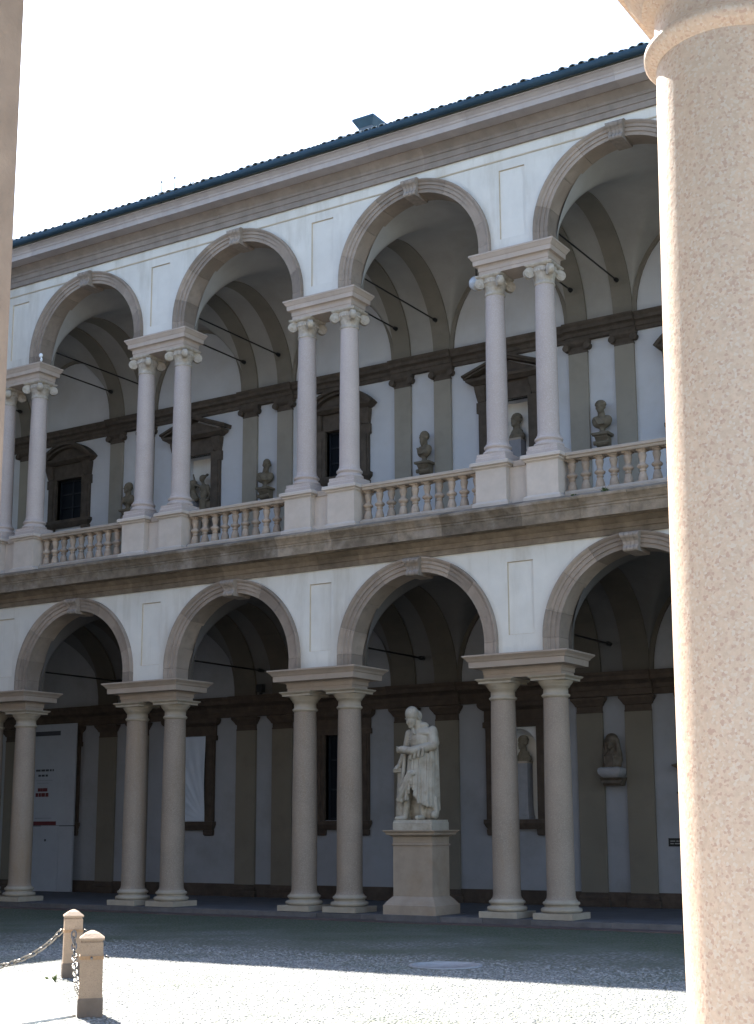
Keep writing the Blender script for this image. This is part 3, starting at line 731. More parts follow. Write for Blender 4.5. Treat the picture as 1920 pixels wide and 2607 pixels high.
def surround_up(cx, tri, zb):
    f = MB()
    for s in (-1, 1):
        a, b = sorted((s * HO, s * .85)); f.box(a, b, -.09, .14, zb, 12.0)
        a, b = sorted((s * (HO + .1), s * .80)); f.box(a, b, -.12, -.089, zb, 12.0)
        a, b = sorted((s * HO, s * .90)); f.box(a, b, -.10, .14, 12.0, 12.27)
        f.rect([(.10, .10, 12.28), (.12, .14, 12.4), (.14, .18, 12.55), (.15, .21, 12.68)], s * .76, 0)   # consoles under the cornice
    f.box(-.62, .62, -.08, .14, 12.245, 12.70)
    o = f.build('window_surround', 'dark', wing, (cx, DW, 0))
    if tri:
        t = MB().rect([(.95, .20, 12.70), (.98, .24, 12.73), (1.08, .33, 12.78), (1.10, .35, 12.85)], 0, .0)
        t.add([(-1.0, -.14, 12.85), (1.0, -.14, 12.85), (0, -.14, 13.22), (-1.0, .1, 12.85), (1.0, .1, 12.85), (0, .1, 13.22)], [(0, 1, 2), (0, 2, 5, 3), (1, 4, 5, 2)])
        for s in (-1, 1):
            p0, p1 = Vector((s * 1.16, 0, 12.86)), Vector((0, 0, 13.27)); d = (p1 - p0).normalized(); nn = Vector((-d.z * s, 0, d.x * s)); nn = nn if nn.z > 0 else -nn
            for a, b, y in ((0, .05, -.30), (.05, .11, -.36)):
                t.sweep([[tuple(p + nn * a + Vector((0, y, 0))), tuple(p + nn * b + Vector((0, y, 0))), tuple(p + nn * b + Vector((0, .1, 0))), tuple(p + nn * a + Vector((0, .1, 0)))] for p in (p0, p1)])
        t.build('pediment', 'dark', o)
        niche_box(o, zb, 12.245, False)
    else:
        t = MB().rect([(.92, .18, 12.70), (.95, .22, 12.73), (1.02, .30, 12.77), (1.04, .32, 12.83)], 0, 0)
        hw, hh = 1.06, .50; R = (hw * hw + hh * hh) / (2 * hh); zc = 12.80 + hh - R; a0 = math.asin(hw / R)
        for ra, rb, y in ((-.12, -.05, -.24), (-.05, .03, -.34)):
            rings = []
            for a in np.linspace(-a0, a0, 19):
                rings.append([(math.sin(a) * (R + q), yy, zc + math.cos(a) * (R + q)) for q, yy in ((ra, y), (rb, y), (rb, .1), (ra, .1))])
            t.sweep(rings)
        T = np.linspace(-a0, a0, 19)
        for a, b in zip(T[:-1], T[1:]):
            t.add([(math.sin(a) * (R - .1), -.1, 12.82), (math.sin(b) * (R - .1), -.1, 12.82), (math.sin(b) * (R - .1), -.1, zc + math.cos(b) * (R - .1)), (math.sin(a) * (R - .1), -.1, zc + math.cos(a) * (R - .1))], [(0, 1, 2, 3)])
        t.build('pediment', 'dark', o)
        s_ = MB().rect([(.82, .12, 10.74), (.88, .18, 10.80), (.93, .22, 10.86), (.93, .22, 10.949)], 0, .02)
        for q in (-1, 1): s_.rect([(.11, .09, 10.5), (.14, .12, 10.55), (.15, .14, 10.739)], q * .72, .02)
        s_.build('sill', 'dark', o)
        pane(o, zb, 12.245)
    return o
for cx, zb, zt in upop: surround_up(cx, zb < 10, zb)

# ------------------------------------------------------------------ the other two sides of the court
def side_wing(label, loc, rotz, cs, cols, extra_back, xl, xr, open_to=None):
    """cs: pair centres in local x; a gap other than one bay is bridged by a straight lintel wall"""
    wg = thing('palace_wing', label, 'palace', loc, rotz)
    for q, cx in enumerate(cs):
        lf = q > 0 and abs(cx - cs[q - 1] - B) < .01; rg_ = q < len(cs) - 1 and abs(cs[q + 1] - cx - B) < .01
        for i in (0, 1):
            A = ARC[i]
            mb = MB(); spandrel(mb, 0, A, half=(2.5 if lf else 0, 2.5 if rg_ else 0)); mb.build('spandrel_wall', 'plaster', wg, (cx, 0, 0))
            place('recessed_panel', PANEL[i], None, wg, (cx, 0, 0))
            place('impost_block', (IMP_LOW, IMP_UP)[i], None, wg, (cx, 0, 0))
            for sgn in (-1, 1): column(wg, (cols, UPC)[i], cx + sgn * S2)
            for j, me in enumerate(VS[i]):
                if (rg_ if j % 2 else lf): place('voussoir', me, None, wg, (cx + (2.5 if j % 2 else -2.5), 0, 0))
            if rg_: place('keystone', KEY[i], None, wg, (cx + 2.5, 0, 0))
            elif q < len(cs) - 1: MB().box(cx + .74, cs[q + 1] - .74, A['yf'] + .003, A['yb'], A['zi'] + 1.45, A['top']).build('lintel_wall', 'plaster', wg)
        if q < len(cs) - 1: MB().box(cx + .5, cs[q + 1] - .5, -.2, .16, 8.37, 9.33).build('parapet', 'rail', wg)
    for nm, pr, m in (('architrave', P_ARCH0, 'arch_low'), ('cornice', P_CORN0, 'corn_low'), ('architrave', P_ARCH1, 'arch_up'), ('cornice', P_CORN1, 'corn_up')):
        MB().extr(pr, xl, xr).build(nm, m, wg)
    MB().extr(gp, xl, xr).build('gutter', 'gutter', wg)
    yb = DW + extra_back
    MB().box(xl if not open_to else open_to, xr, yb, yb + .3, 0, 17.0).build('loggia_wall', 'wall_in', wg)
    if open_to: MB().box(xl, open_to, yb, yb + .3, 7.7, 17.0).build('loggia_wall', 'wall_in', wg)  # invented rear opening below, lets sky light reach the near column
    MB().box(xl, xr, .2, yb, 7.62, 8.36).build('upper_floor', 'vault', wg)
    MB().box(xl, xr, .16, yb, 16.6, 16.9).build('loggia_ceiling', 'vault', wg)
    MB().extr([(-1.15, 17.26), (3.4, 19.1), (6.5, 17.3)], xl, xr).build('roof', 'tile', wg)
    return wg
lw = side_wing('arcaded palace wing closing the court on the left', (-2.35, -2.9, 0), PI / 2, [-15, -10, -5, 0], LOWC, .0, -18.6, 1.7)
YN = -21.7
nw = side_wing('near arcade with the thick speckled granite column at the right edge', (27.18, YN, 0), PI, [-5, 0, 6.5, 11.5, 16.5, 21.5], NEARC, 1.2, -7.5, 29.0, open_to=9.0)
# square stone pier inside the near portico, at the left edge of the view
MB().rect([(.20, .20, 0), (.20, .20, .2), (.18, .18, .22), (.18, .18, 7.62)], 1.80, 2.39).build('pier', 'jamb', nw)
struct(MB().box(-2, 35, YN - 5.6, YN + .52, -.4, -.004).build('near_portico_floor', 'path'))

# ------------------------------------------------------------------ loose pebbles, real stones where they are large enough to see
def pebbles():
    sp = .052
    gx, gy = np.meshgrid(np.arange(9.5, 24.5, sp), np.arange(-17.2, -5.4, sp))
    gx = gx.ravel() + rng.uniform(-.45, .45, gx.size) * sp; gy = gy.ravel() + rng.uniform(-.45, .45, gy.size) * sp
    d = np.stack([gx - CAM[0], gy - CAM[1], np.full_like(gx, G - CAM[2])])
    Rm = np.array([r2, u2, fw]); q = Rm @ d
    u = 974.7 + 3606.7 * q[0] / q[2]; v = 1421.5 - 3606.7 * q[1] / q[2]
    ok = (u > -350) & (u < 2000) & (v < 2900)
    ok &= ~((gy < -12.18) & (gy < -12.18 - (gx - 14.0) * (2.64 / 3.03)) & (gx < 17.12) | ((gx < 14.08) & (gy < -12.2)))
    ok &= ~((gx < 17.1) & (gy < -14.8))
    ok &= rng.uniform(0, 1, gx.size) > np.clip((gy + 9.1) / 2.2, 0, 1)
    gx, gy = gx[ok], gy[ok]; n = gx.size
    k = 7
    ang = np.arange(k) * 2 * PI / k
    tv = [(0, 0, 1)] + [(.62 * math.cos(a), .62 * math.sin(a), .74) for a in ang] + [(math.cos(a + .4), math.sin(a + .4), -.15) for a in ang]
    tv = np.array(tv)
    tf = [(0, 1 + i, 1 + (i + 1) % k) for i in range(k)]
    for i in range(k):
        tf.append((1 + i, 1 + k + i, 1 + (i + 1) % k)); tf.append((1 + (i + 1) % k, 1 + k + i, 1 + k + (i + 1) % k))
    tf = np.array(tf)
    a = rng.uniform(.018, .033, n); b = a * rng.uniform(.6, .95, n); h = rng.uniform(.007, .014, n); th = rng.uniform(0, PI, n)
    x = tv[None, :, 0] * a[:, None]; y = tv[None, :, 1] * b[:, None]
    X = gx[:, None] + x * np.cos(th)[:, None] - y * np.sin(th)[:, None]; Y = gy[:, None] + x * np.sin(th)[:, None] + y * np.cos(th)[:, None]
    Z = G - .003 + tv[None, :, 2] * h[:, None] + 0 * X
    V = np.stack([X, Y, Z], 2).reshape(-1, 3); F = (tf[None] + (np.arange(n) * len(tv))[:, None, None]).reshape(-1, 3)
    me = bpy.data.meshes.new('pebbles'); me.vertices.add(len(V)); me.vertices.foreach_set('co', V.ravel())
    me.loops.add(F.size); me.loops.foreach_set('vertex_index', F.ravel().astype(np.int32))
    me.polygons.add(len(F)); me.polygons.foreach_set('loop_start', np.arange(0, F.size, 3, dtype=np.int32)); me.polygons.foreach_set('loop_total', np.full(len(F), 3, np.int32))
    me.polygons.foreach_set('use_smooth', [True] * len(F)); me.update(); me.validate()
    o = stuff(place('pebbles', me, 'pebble')); o['label'] = 'rounded grey river pebbles paving the courtyard'; o['category'] = 'pebbles'
    return n
print('pebbles', pebbles())

# ------------------------------------------------------------------ bollards and chains
def bollard(x, y, rz, label, s=1.0):
    t = thing('bollard', label, 'bollard', (x, y, G), rz, 'granite bollards linked by chain')
    MB().rect([(.130, .130, -.05), (.130, .130, .17), (.123, .123, .19)]).build('foot', 'bollard_foot', t)
    b = MB().rect([(.120, .120, .19), (.117, .117, .745 * s), (.106, .106, .757 * s), (.106, .106, .768 * s)]).build('post', 'bollard', t)
    MB().rect([(.126, .126, .768 * s), (.128, .128, .79 * s), (.07, .07, .835 * s), (.02, .02, .862 * s), (.005, .005, .864 * s)]).build('cap', 'bollard', t)
    st = MB().rect([(.125, .125, .575), (.125, .125, .612)]); st.build('strap', 'rust', t)
    for a in range(4):
        rg = MB(); d = Vector((math.cos(a * PI / 2), math.sin(a * PI / 2), 0))
        rg.tube([tuple(d * .14 + Vector((0, 0, .6))), tuple(d * .185 + Vector((0, 0, .585)))], .012, 6); rg.build('eye_bolt', 'chain', t)
    return t
bollard(*C0, -PI / 4 - .02, 'nearer of the two tan granite bollards, hiding part of the chain')
bollard(*A0, -PI / 4 + .05, 'farther tan granite bollard with chain hanging from its front')
lk = MB(); pts = []
for t in np.linspace(0, 2 * PI, 16, endpoint=False):
    pts.append((.052 * math.cos(t) + (.018 if math.cos(t) > 0 else -.018), .03 * math.sin(t), 0))
rings = []
for i in range(16):
    p = Vector(pts[i]); tn = (Vector(pts[(i + 1) % 16]) - Vector(pts[i - 1])).normalized(); nr = tn.cross(Vector((0, 0, 1)))
    rings.append([tuple(p + .0105 * (math.cos(q) * nr + math.sin(q) * Vector((0, 0, 1)))) for q in np.linspace(0, 2 * PI, 6, endpoint=False)])
rings.append(rings[0]); lk.sweep(rings, True, False)
lkm = lk.mesh('link'); lkm.materials.append(M['chain'])
def chain(p0, p1, zmin, label):
    c = thing('chain', label, 'chain', (*((Vector(p0) + Vector(p1)) / 2)[:2], G), 0, 'chains between the bollards')
    p0, p1 = Vector(p0), Vector(p1); n = 220; L0 = (p1 - p0).length; k = 5.2
    P_ = []
    for i in range(n + 1):
        u = i / n; s = (math.cosh(k * (u - .5)) - math.cosh(k / 2)) / (1 - math.cosh(k / 2))
        p = p0.lerp(p1, u); p.z = max(G + .035, p.z - s * (p0.z - zmin)); P_.append(p)
    acc = 0; nxt = .04; idx = 0
    for a, b in zip(P_[:-1], P_[1:]):
        acc += (b - a).length
        if acc >= nxt:
            d = (b - a).normalized(); q = d.to_track_quat('X', 'Z')
            o = place('link', lkm, None, c)
            o.rotation_mode = 'QUATERNION'; o.rotation_quaternion = q @ Vector((1, 0, 0)).rotation_difference(Vector((1, 0, 0)))
            o.rotation_quaternion = q @ Matrix.Rotation((PI / 2 if idx % 2 else 0) + .5 + random.uniform(-.2, .2), 3, 'X').to_quaternion()
            o.location = b - c.location; nxt += .106; idx += 1
    return c
dAC = (Vector(C0) - Vector(A0)).normalized()
chain((A0[0] + dAC.x * .19, A0[1] + dAC.y * .19, G + .585), (C0[0] - dAC.x * .19, C0[1] - dAC.y * .19, G + .585), G + .0, 'bright iron chain dropping to the ground between the two bollards')
chain((A0[0] - .19, A0[1] - .02, G + .585), (9.9, -12.05, G + .585), G + .0, 'slack iron chain running left from the farther bollard')

# ------------------------------------------------------------------ manhole
mh = MB().lathe([(.52, G + .004), (.52, G + .02), (.46, G + .022), (.46, G + .016), (.05, G + .016)], 32).build('manhole_cover', 'manhole', None, (17.72, -8.3, 0))
tag(mh, 'round grey manhole cover set in the shaded cobbles near the sunlight edge', 'manhole')

# ------------------------------------------------------------------ statue and its pedestal
PX, PY = 12.43, -.05
pd = thing('statue_pedestal', 'tan stone pedestal with moulded base and cap carrying the marble statue', 'pedestal', (PX, PY, 0))
MB().box(-.72, .72, -.62, .62, -.3, .012).build('step', 'kerb', pd)
MB().rect([(.63, 0.510, .012), (.63, 0.510, .20), (.615, 0.495, .21), (.60, 0.480, .235), (.54, 0.420, .31), (.49, 0.370, .36), (.475, 0.355, .375)]).build('base', 'statue_ped', pd)
MB().rect([(.472, 0.352, .376), (.472, 0.352, 1.395), (.49, 0.370, 1.405), (.495, 0.375, 1.42), (.49, 0.370, 1.437), (.472, 0.352, 1.445), (.472, 0.352, 1.585)]).build('die', 'statue_ped', pd)
MB().rect([(.48, 0.360, 1.586), (.51, 0.390, 1.60), (.53, 0.410, 1.615), (.58, 0.460, 1.625), (.59, 0.470, 1.665), (.62, 0.500, 1.69), (.635, 0.515, 1.70), (.635, 0.515, 1.722)]).build('cap', 'statue_ped', pd)

SX_, SZ = 12.38, 1.93
st = thing('statue', 'white marble statue of a bald cloaked man looking down, arm across his waist', 'statue', (SX_, -0.05, 1.723))
def statue_mesh():
    P = []
    s = lambda c, r: P.append(('s', c, r)); c = lambda a, b, ra, rb: P.append(('c', a, b, ra, rb))
    # coordinates: x right in picture, y away, z up from the marble plinth top (feet level)
    # legs and feet
    c((-.30, -.10, .04), (-.40, -.24, .03), .055, .045); c((-.29, -.08, .06), (-.22, -.05, .62), .062, .095); c((-.22, -.05, .62), (-.06, 0, 1.12), .10, .14)
    c((.13, -.06, .05), (.10, -.24, .04), .06, .048); c((.13, -.04, .07), (.14, -.06, .62), .065, .10); c((.14, -.06, .62), (.10, 0, 1.15), .105, .15)
    # hips, torso leaning, chest, neck, shoulders
    s((.04, .0, 1.18), (.25, .19, .2)); s((.04, -.01, 1.42), (.235, .18, .22)); s((.06, 0, 1.66), (.27, .185, .24)); s((.10, .02, 1.83), (.29, .16, .12))
    c((.05, -.01, 1.85), (.0, -.05, 2.10), .10, .095)
    # head bowed to the left
    h0 = len(P)
    s((-.02, -.10, 2.25), (.145, .165, .165)); s((-.055, -.165, 2.13), (.108, .115, .14)); c((-.09, -.262, 2.17), (-.102, -.284, 2.115), .012, .02)
    s((-.085, -.225, 2.015), (.055, .05, .038)); s((-.125, -.215, 2.20), (.04, .02, .012)); s((-.035, -.235, 2.205), (.04, .02, .012)); s((-.092, -.264, 2.065), (.034, .014, .01))
    s((.105, -.095, 2.14), (.022, .042, .055)); s((.0, .0, 2.16), (.125, .12, .14))
    Rh = Matrix.Rotation(math.radians(20), 3, 'X') @ Matrix.Rotation(math.radians(-12), 3, 'Y'); pv = Vector((0, -.05, 2.08))
    for q in range(h0, len(P)):
        p = P[q]; g = lambda v: tuple(pv + Rh @ (Vector(v) - pv))
        P[q] = (p[0], g(p[1]), p[2]) if p[0] == 's' else (p[0], g(p[1]), g(p[2]), p[3], p[4])
    # his left arm (right in the picture): upper arm down, forearm across the waist
    c((.34, .02, 1.84), (.41, -.06, 1.54), .115, .105); c((.41, -.08, 1.53), (.02, -.27, 1.43), .10, .088); c((.02, -.27, 1.43), (-.24, -.24, 1.46), .088, .075)
    c((-.22, -.24, 1.46), (-.27, -.24, 1.46), .085, .085); s((-.33, -.24, 1.46), (.06, .055, .055))
    for k_, dz in enumerate((.045, .015, -.015, -.042)): c((-.35, -.27, 1.46 + dz), (-.385 + .006 * k_, -.235, 1.455 + dz), .022, .018)
    c((-.31, -.28, 1.50), (-.35, -.295, 1.525), .02, .016)
    for q in range(4): c((.30 - .10 * q, -.30 + .01 * q, 1.47 - .03 * q), (.26 - .10 * q, -.27, 1.33 - .02 * q), .03, .035)
    s((.07, .03, 1.97), (.17, .13, .09)); c((-.12, -.08, 1.98), (.02, -.20, 1.80), .035, .03)
    # his right arm reaching down to the support at the left
    c((-.22, .03, 1.80), (-.33, .06, 1.46), .105, .085); c((-.33, .06, 1.46), (-.42, -.04, 1.18), .085, .06); s((-.45, -.06, 1.12), (.065, .07, .05))
    for k_ in range(4): c((-.43 - .02 * k_, -.10, 1.13), (-.45 - .022 * k_, -.15, 1.06), .016, .013)
    # short cape collar and coat front with buttons
    s((.12, .04, 1.80), (.34, .2, .10)); c((.35, .02, 1.86), (.40, .02, 1.60), .10, .10); s((.40, .0, 1.60), (.085, .11, .08))
    for k_ in range(6): s((-.10 - .01 * k_, -.19 + .008 * k_, 1.78 - .055 * k_), (.022, .02, .016))
    # cloak: main mass behind and to the right, hem rising in the middle
    P.append(('l', [(.16, .42), (.21, .5), (.20, .9), (.19, 1.3), (.17, 1.5)], 20, .10, .04))
    for q in range(26):
        u = q / 25                                                        # vertical folds round the front
        x0 = -.20 + .58 * u; y0 = -.27 + .22 * abs(u - .35) ** 1.3
        hem = .36 + .41 * max(0, 1 - abs(u - .30) / .28) if u < .6 else .36 - .22 * (u - .6)
        if u < .16: hem = .42
        top = 1.40 - .04 * u
        wv = .03 * math.sin(q * 2.4)
        c((x0 * .82 + .03, y0 + .06 + wv * .5, top), (x0 + .02 * math.sin(q * 1.9), y0 + wv, hem), .019 + .007 * math.sin(q * 3.1), .029 + .010 * math.sin(q * 1.7))
    for q in range(5):                                                    # long folds down the right side
        c((.36 + .008 * q, -.08 + .05 * q, 1.52), (.37 + .012 * q, -.12 + .055 * q, .30 - .02 * q), .034 + .01 * (q % 2), .05)
    c((.40, -.02, .45), (.43, -.02, .14), .06, .07); s((.41, -.04, .10), (.08, .12, .09))
    # hanging end of the cloak on the left with a swag
    for q in range(6):
        c((-.24 - .022 * q, -.16 + .05 * q, 1.34 - .05 * q), (-.30 - .03 * q + .01 * (q % 2), -.20 + .05 * q, .40 + .06 * q), .04, .055)
    c((-.06, -.27, .98), (-.30, -.24, .62), .05, .06); c((-.02, -.27, .92), (-.36, -.22, .42), .055, .06); s((.02, -.28, .96), (.07, .05, .06))
    # support: stump with books
    P.append(('l', [(.17, 0), (.16, .3), (.13, .8), (.13, 1.0), (.12, 1.04)], 12, -.41, .06))
    P.append(('b', -.56, -.34, -.10, .14, 1.0, 1.08))
    # rock and drapery mass behind the legs
    s((.02, .14, .22), (.36, .14, .28)); s((.28, .06, .15), (.17, .14, .18)); s((-.08, .12, .55), (.22, .1, .4))
    return blob(P, .010, 1, 'figure')
sm = statue_mesh(); place('figure', sm, 'marble', st, (0, 0, SZ - 1.723))
MB().rect([(.468, .36, 0), (.468, .36, .15), (.46, .35, .165), (.455, .345, .207)]).build('plinth', 'marble', st, (.05, .0, 0))

# ------------------------------------------------------------------ busts, herms and small statues in the loggias
def bust_mesh(kind, voxel=.014):
    P = []; s = lambda c, r: P.append(('s', c, r)); c = lambda a, b, ra, rb: P.append(('c', a, b, ra, rb))
    # z=0 at the socle foot
    tl_ = {'a': .03, 'b': -.02, 'c': .05, 'w': .0, 'h': 0.0, 'd': .02}[kind]
    zt = 0.0
    if kind in 'abcd':
        P.append(('l', [(.10, 0), (.115, .02), (.075, .05), (.06, .09), (.085, .13)], 14))
        s((0, 0, .27), (.24, .13, .15)); s((-.13, .0, .32), (.12, .10, .12)); s((.13, 0, .32), (.12, .10, .12)); zt = .40
        for q in range(4): c((-.16 + .06 * q, -.11, .38 - .015 * q), (-.05 + .05 * q, -.135, .20), .022, .018)
    elif kind == 'w':
        s((0, 0, .16), (.24, .16, .2)); s((0, .01, .32), (.20, .13, .12)); zt = .38
        c((-.13, .04, .62), (-.19, .02, .22), .05, .06); c((.13, .04, .62), (.20, .02, .22), .05, .06)
        for q in range(5): c((-.14 + .06 * q, -.12, .32), (-.10 + .05 * q, -.15, .06), .02, .02)
    elif kind == 'h':
        s((0, 0, .0), (.22, .15, .14)); s((0, 0, .1), (.16, .12, .1)); zt = .14
    c((0, .0, zt - .06), (tl_ * .6, -.015, zt + .14), .10, .082); s((0, .01, zt - .02), (.16, .09, .07))
    h = Vector((tl_, -.025, zt + .25)); n0 = len(P)
    s(tuple(h + Vector((0, .015, .03))), (.092, .115, .112)); s(tuple(h + Vector((0, -.035, -.055))), (.07, .08, .085))
    c(tuple(h + Vector((0, -.10, .01))), tuple(h + Vector((0, -.128, -.035))), .012, .018)
    for e in (-1, 1):
        s(tuple(h + Vector((e * .035, -.088, .022))), (.026, .02, .012)); s(tuple(h + Vector((e * .09, .01, -.01))), (.015, .025, .035))
    s(tuple(h + Vector((0, -.10, -.075))), (.028, .016, .01)); s(tuple(h + Vector((0, -.09, -.115))), (.035, .03, .028))
    if kind in 'ac': c(tuple(h + Vector((0, -.06, -.1))), tuple(h + Vector((0, -.07, -.16))), .055, .035)
    if kind in 'bdh':
        for q in range(9): a = PI * q / 8; s(tuple(h + Vector((.085 * math.cos(a), .02, .05 + .07 * math.sin(a)))), (.035, .06, .03))
    if kind == 'w':
        s(tuple(h + Vector((0, .03, .06))), (.125, .12, .11)); c(tuple(h + Vector((-.11, .03, .04))), tuple(h + Vector((-.14, .03, -.25))), .045, .06); c(tuple(h + Vector((.11, .03, .04))), tuple(h + Vector((.15, .03, -.25))), .045, .06)
    for q_ in range(n0, len(P)):                                   # heads slightly over life size
        p = P[q_]; g = lambda v: tuple(h + (Vector(v) - h) * 1.2)
        P[q_] = (p[0], g(p[1]), tuple(1.2 * e for e in p[2])) if p[0] == 's' else (p[0], g(p[1]), g(p[2]), p[3] * 1.2, p[4] * 1.2)
    return blob(P, voxel, 1, 'bust')
BM = {k: bust_mesh(k) for k in 'abcdwh'}
def bracket_mesh():
    mb = MB().rect([(.20, .16, .245), (.215, .175, .27), (.215, .175, .31)], 0, -.02)
    rings = []
    for xx in (-.155, .155): rings.append([(xx, y, z) for y, z in ((.14, .0), (.0, .0), (-.06, .03), (-.085, .08), (-.06, .12), (-.1, .17), (-.14, .21), (-.15, .245), (.14, .245))])
    mb.sweep(rings)
    for sx_ in (-1, 1): mb.sweep([[(sx_ * .17 + q, -.08 + .055 * math.cos(t), .08 + .055 * math.sin(t)) for t in np.linspace(0, 2 * PI, 12, endpoint=False)] for q in (-.03, .03)])
    return mb.mesh('bracket')
BRK = bracket_mesh(); BRK.materials.append(M['bust'])
def bust(x, z, kind, m, label, rz=0, brk_label=None, y=4.16, scale=1.0):
    o = place('bust', BM[kind].copy(), m, None, (x, y, z), rz); o.scale = (scale,) * 3
    tag(o, label, 'bust', 'busts in the loggias')
    if brk_label:
        b = place('wall_bracket', BRK, None, None, (x, y + .02, z - .31)); tag(b, brk_label, 'bracket', 'wall brackets under busts')
    return o
bust(.05, 10.925, 'd', 'bust', 'dark stone bust half hidden behind the leftmost full upper column pair', -.2, 'scrolled stone bracket under the half hidden bust at left')
bust(5.05, 10.925, 'c', 'bust', 'bearded stone bust above the balustrade, left of the pediment window with rounded top', .5, 'scrolled bracket under the bust left of the rounded pediment')
bust(10.13, 10.925, 'a', 'bust', 'stone bust with bowed head between tan pilasters in the middle of the upper loggia', -.35, 'scrolled bracket under the bust in the middle of the upper loggia')
bust(15.03, 10.925, 'b', 'bust', 'stone bust with broad shoulders at the right of the upper loggia', .1, 'scrolled bracket under the right upper bust')
# herm busts in niches
def herm(x, y, z0, zt, hw, label):
    o = MB().rect([(hw + .04, hw + .04, z0), (hw + .04, hw + .04, z0 + .07), (hw + .02, hw + .02, z0 + .09), (hw, hw, z0 + .31), (hw, hw, zt - .05)]).build('herm_pillar', 'herm', None, (x, y, 0))
    MB().box(-hw - .006, hw + .006, -hw - .006, hw + .006, zt - .049, zt).build('ledge', 'rail', o)
    return tag(o, label, 'pillar')
herm(12.53, 4.62, 1.95, 3.31, .165, 'grey herm pillar in the arched niche of the ground floor wall')
bust(12.53, 3.37, 'h', 'bust', 'stone head on the grey herm in the ground floor arched niche', -.25, y=4.62)
herm(12.54, 4.64, 9.9, 11.27, .18, 'grey herm pillar in the upper niche with triangular pediment')
bust(12.54, 11.33, 'h', 'bust', 'curly stone head on the grey herm in the upper niche', -.3, y=4.64, scale=1.1)
herm(2.16, 4.55, 9.9, 11.0, .15, 'grey pillar beside the small dancing statue in the left upper niche')
bust(2.18, 11.05, 'h', 'bust', 'dark stone head beside the small statue with raised arm', -.3, y=4.55)
# woman with a veil, ground floor
bust(15.0, 3.03, 'w', 'bust_dark', 'dark veiled woman bust between two tan pilasters on the ground floor', -.1, y=4.14)
wb = MB().rect([(.17, .13, 0), (.22, .18, .04), (.26, .21, .09), (.275, .22, .15), (.26, .21, .21), (.2, .15, .235)], 0, 0)
wb.build('wall_bracket', 'herm', None, (15.0, 4.13, 2.86)); tag(COL.objects[-1], 'pale rounded console under the dark veiled bust', 'bracket', 'wall brackets under busts')
lb = MB(); rings = []
for xx in (-.26, .26): rings.append([(xx * (.8 if z < -.1 else 1), y, z) for y, z in ((.18, -.18), (-.05, -.18), (-.12, -.12), (-.09, -.06), (-.15, -.001), (.18, -.001))])
lb.sweep(rings); tag(lb.build('wall_corbel', 'bust_dark', None, (15.0, 4.16, 2.86)), 'dark carved corbel below the veiled bust', 'corbel')

def small_statue():
    P = []; s = lambda c, r: P.append(('s', c, r)); c = lambda a, b, ra, rb: P.append(('c', a, b, ra, rb))
    c((-.06, -.02, .03), (-.05, 0, .45), .045, .06); c((-.05, 0, .45), (0, 0, .85), .07, .1); c((.10, .03, .03), (.07, .0, .45), .045, .06); c((.07, 0, .45), (.04, 0, .85), .07, .1)
    s((.02, 0, .92), (.14, .11, .13)); s((.05, 0, 1.12), (.13, .1, .16)); s((.04, 0, 1.30), (.15, .09, .12)); c((.02, 0, 1.38), (.0, -.01, 1.50), .05, .045)
    s((-.02, -.02, 1.58), (.075, .09, .1)); s((.0, .01, 1.63), (.085, .08, .07)); c((.04, .02, 1.64), (.14, .02, 1.68), .03, .04)
    c((-.08, 0, 1.34), (-.26, -.02, 1.44), .05, .042); c((-.26, -.02, 1.44), (-.33, -.02, 1.68), .04, .025); s((-.34, -.02, 1.72), (.025, .02, .045))
    c((.18, 0, 1.34), (.25, .03, 1.1), .05, .042); c((.25, .03, 1.1), (.2, -.04, .92), .04, .03)
    for q in range(5): c((.10 + .02 * q, .04, .95), (.14 + .05 * q, .03 + .02 * q, .25 + .1 * q), .045, .05)
    return blob(P, .014, 1, 'figure')
o = thing('small_statue', 'small dark statue with one arm raised in the left upper niche', 'statue', (2.56, 4.52, 9.9))
place('figure', small_statue(), 'bust', o, (0, 0, .12)); MB().rect([(.22, .16, 0), (.22, .16, .1), (.2, .14, .125)]).build('plinth', 'bust', o)

# ------------------------------------------------------------------ things on and along the walls
# plastic sheet over the window at x = 2.5
def sheet():
    nx, nz = 40, 70; vv = []; ff = []
    for b in range(nz + 1):
        for a in range(nx + 1):
            x_ = -.56 + 1.12 * a / nx; z_ = 1.95 + 2.29 * b / nz
            th = math.atan2(z_ - 1.95, .56 - x_ + .02); r = math.hypot(z_ - 1.95, .58 - x_)
            d = .018 * min(1, r) * (math.sin(th * 21) * .6 + .5 * math.sin(th * 37 + 1.0) + .8 * math.exp(-((th - 1.02) / .03) ** 2)) * math.exp(-max(0, r - 1.6))
            d += .012 * math.sin(x_ * 9 + z_ * 3)
            vv.append((x_, -.135 - d, z_))
    for b in range(nz):
        for a in range(nx): q = b * (nx + 1) + a; ff.append((q, q + 1, q + nx + 2, q + nx + 1))
    m_ = MB().add(vv, ff, True)
    o = m_.build('plastic_sheet', 'sheet', None, (2.5, DW, 0))
    md = o.modifiers.new('thick', 'SOLIDIFY'); md.thickness = .004
    return tag(o, 'creased white plastic sheet stretched over a ground floor window', 'plastic sheet')
sheet()
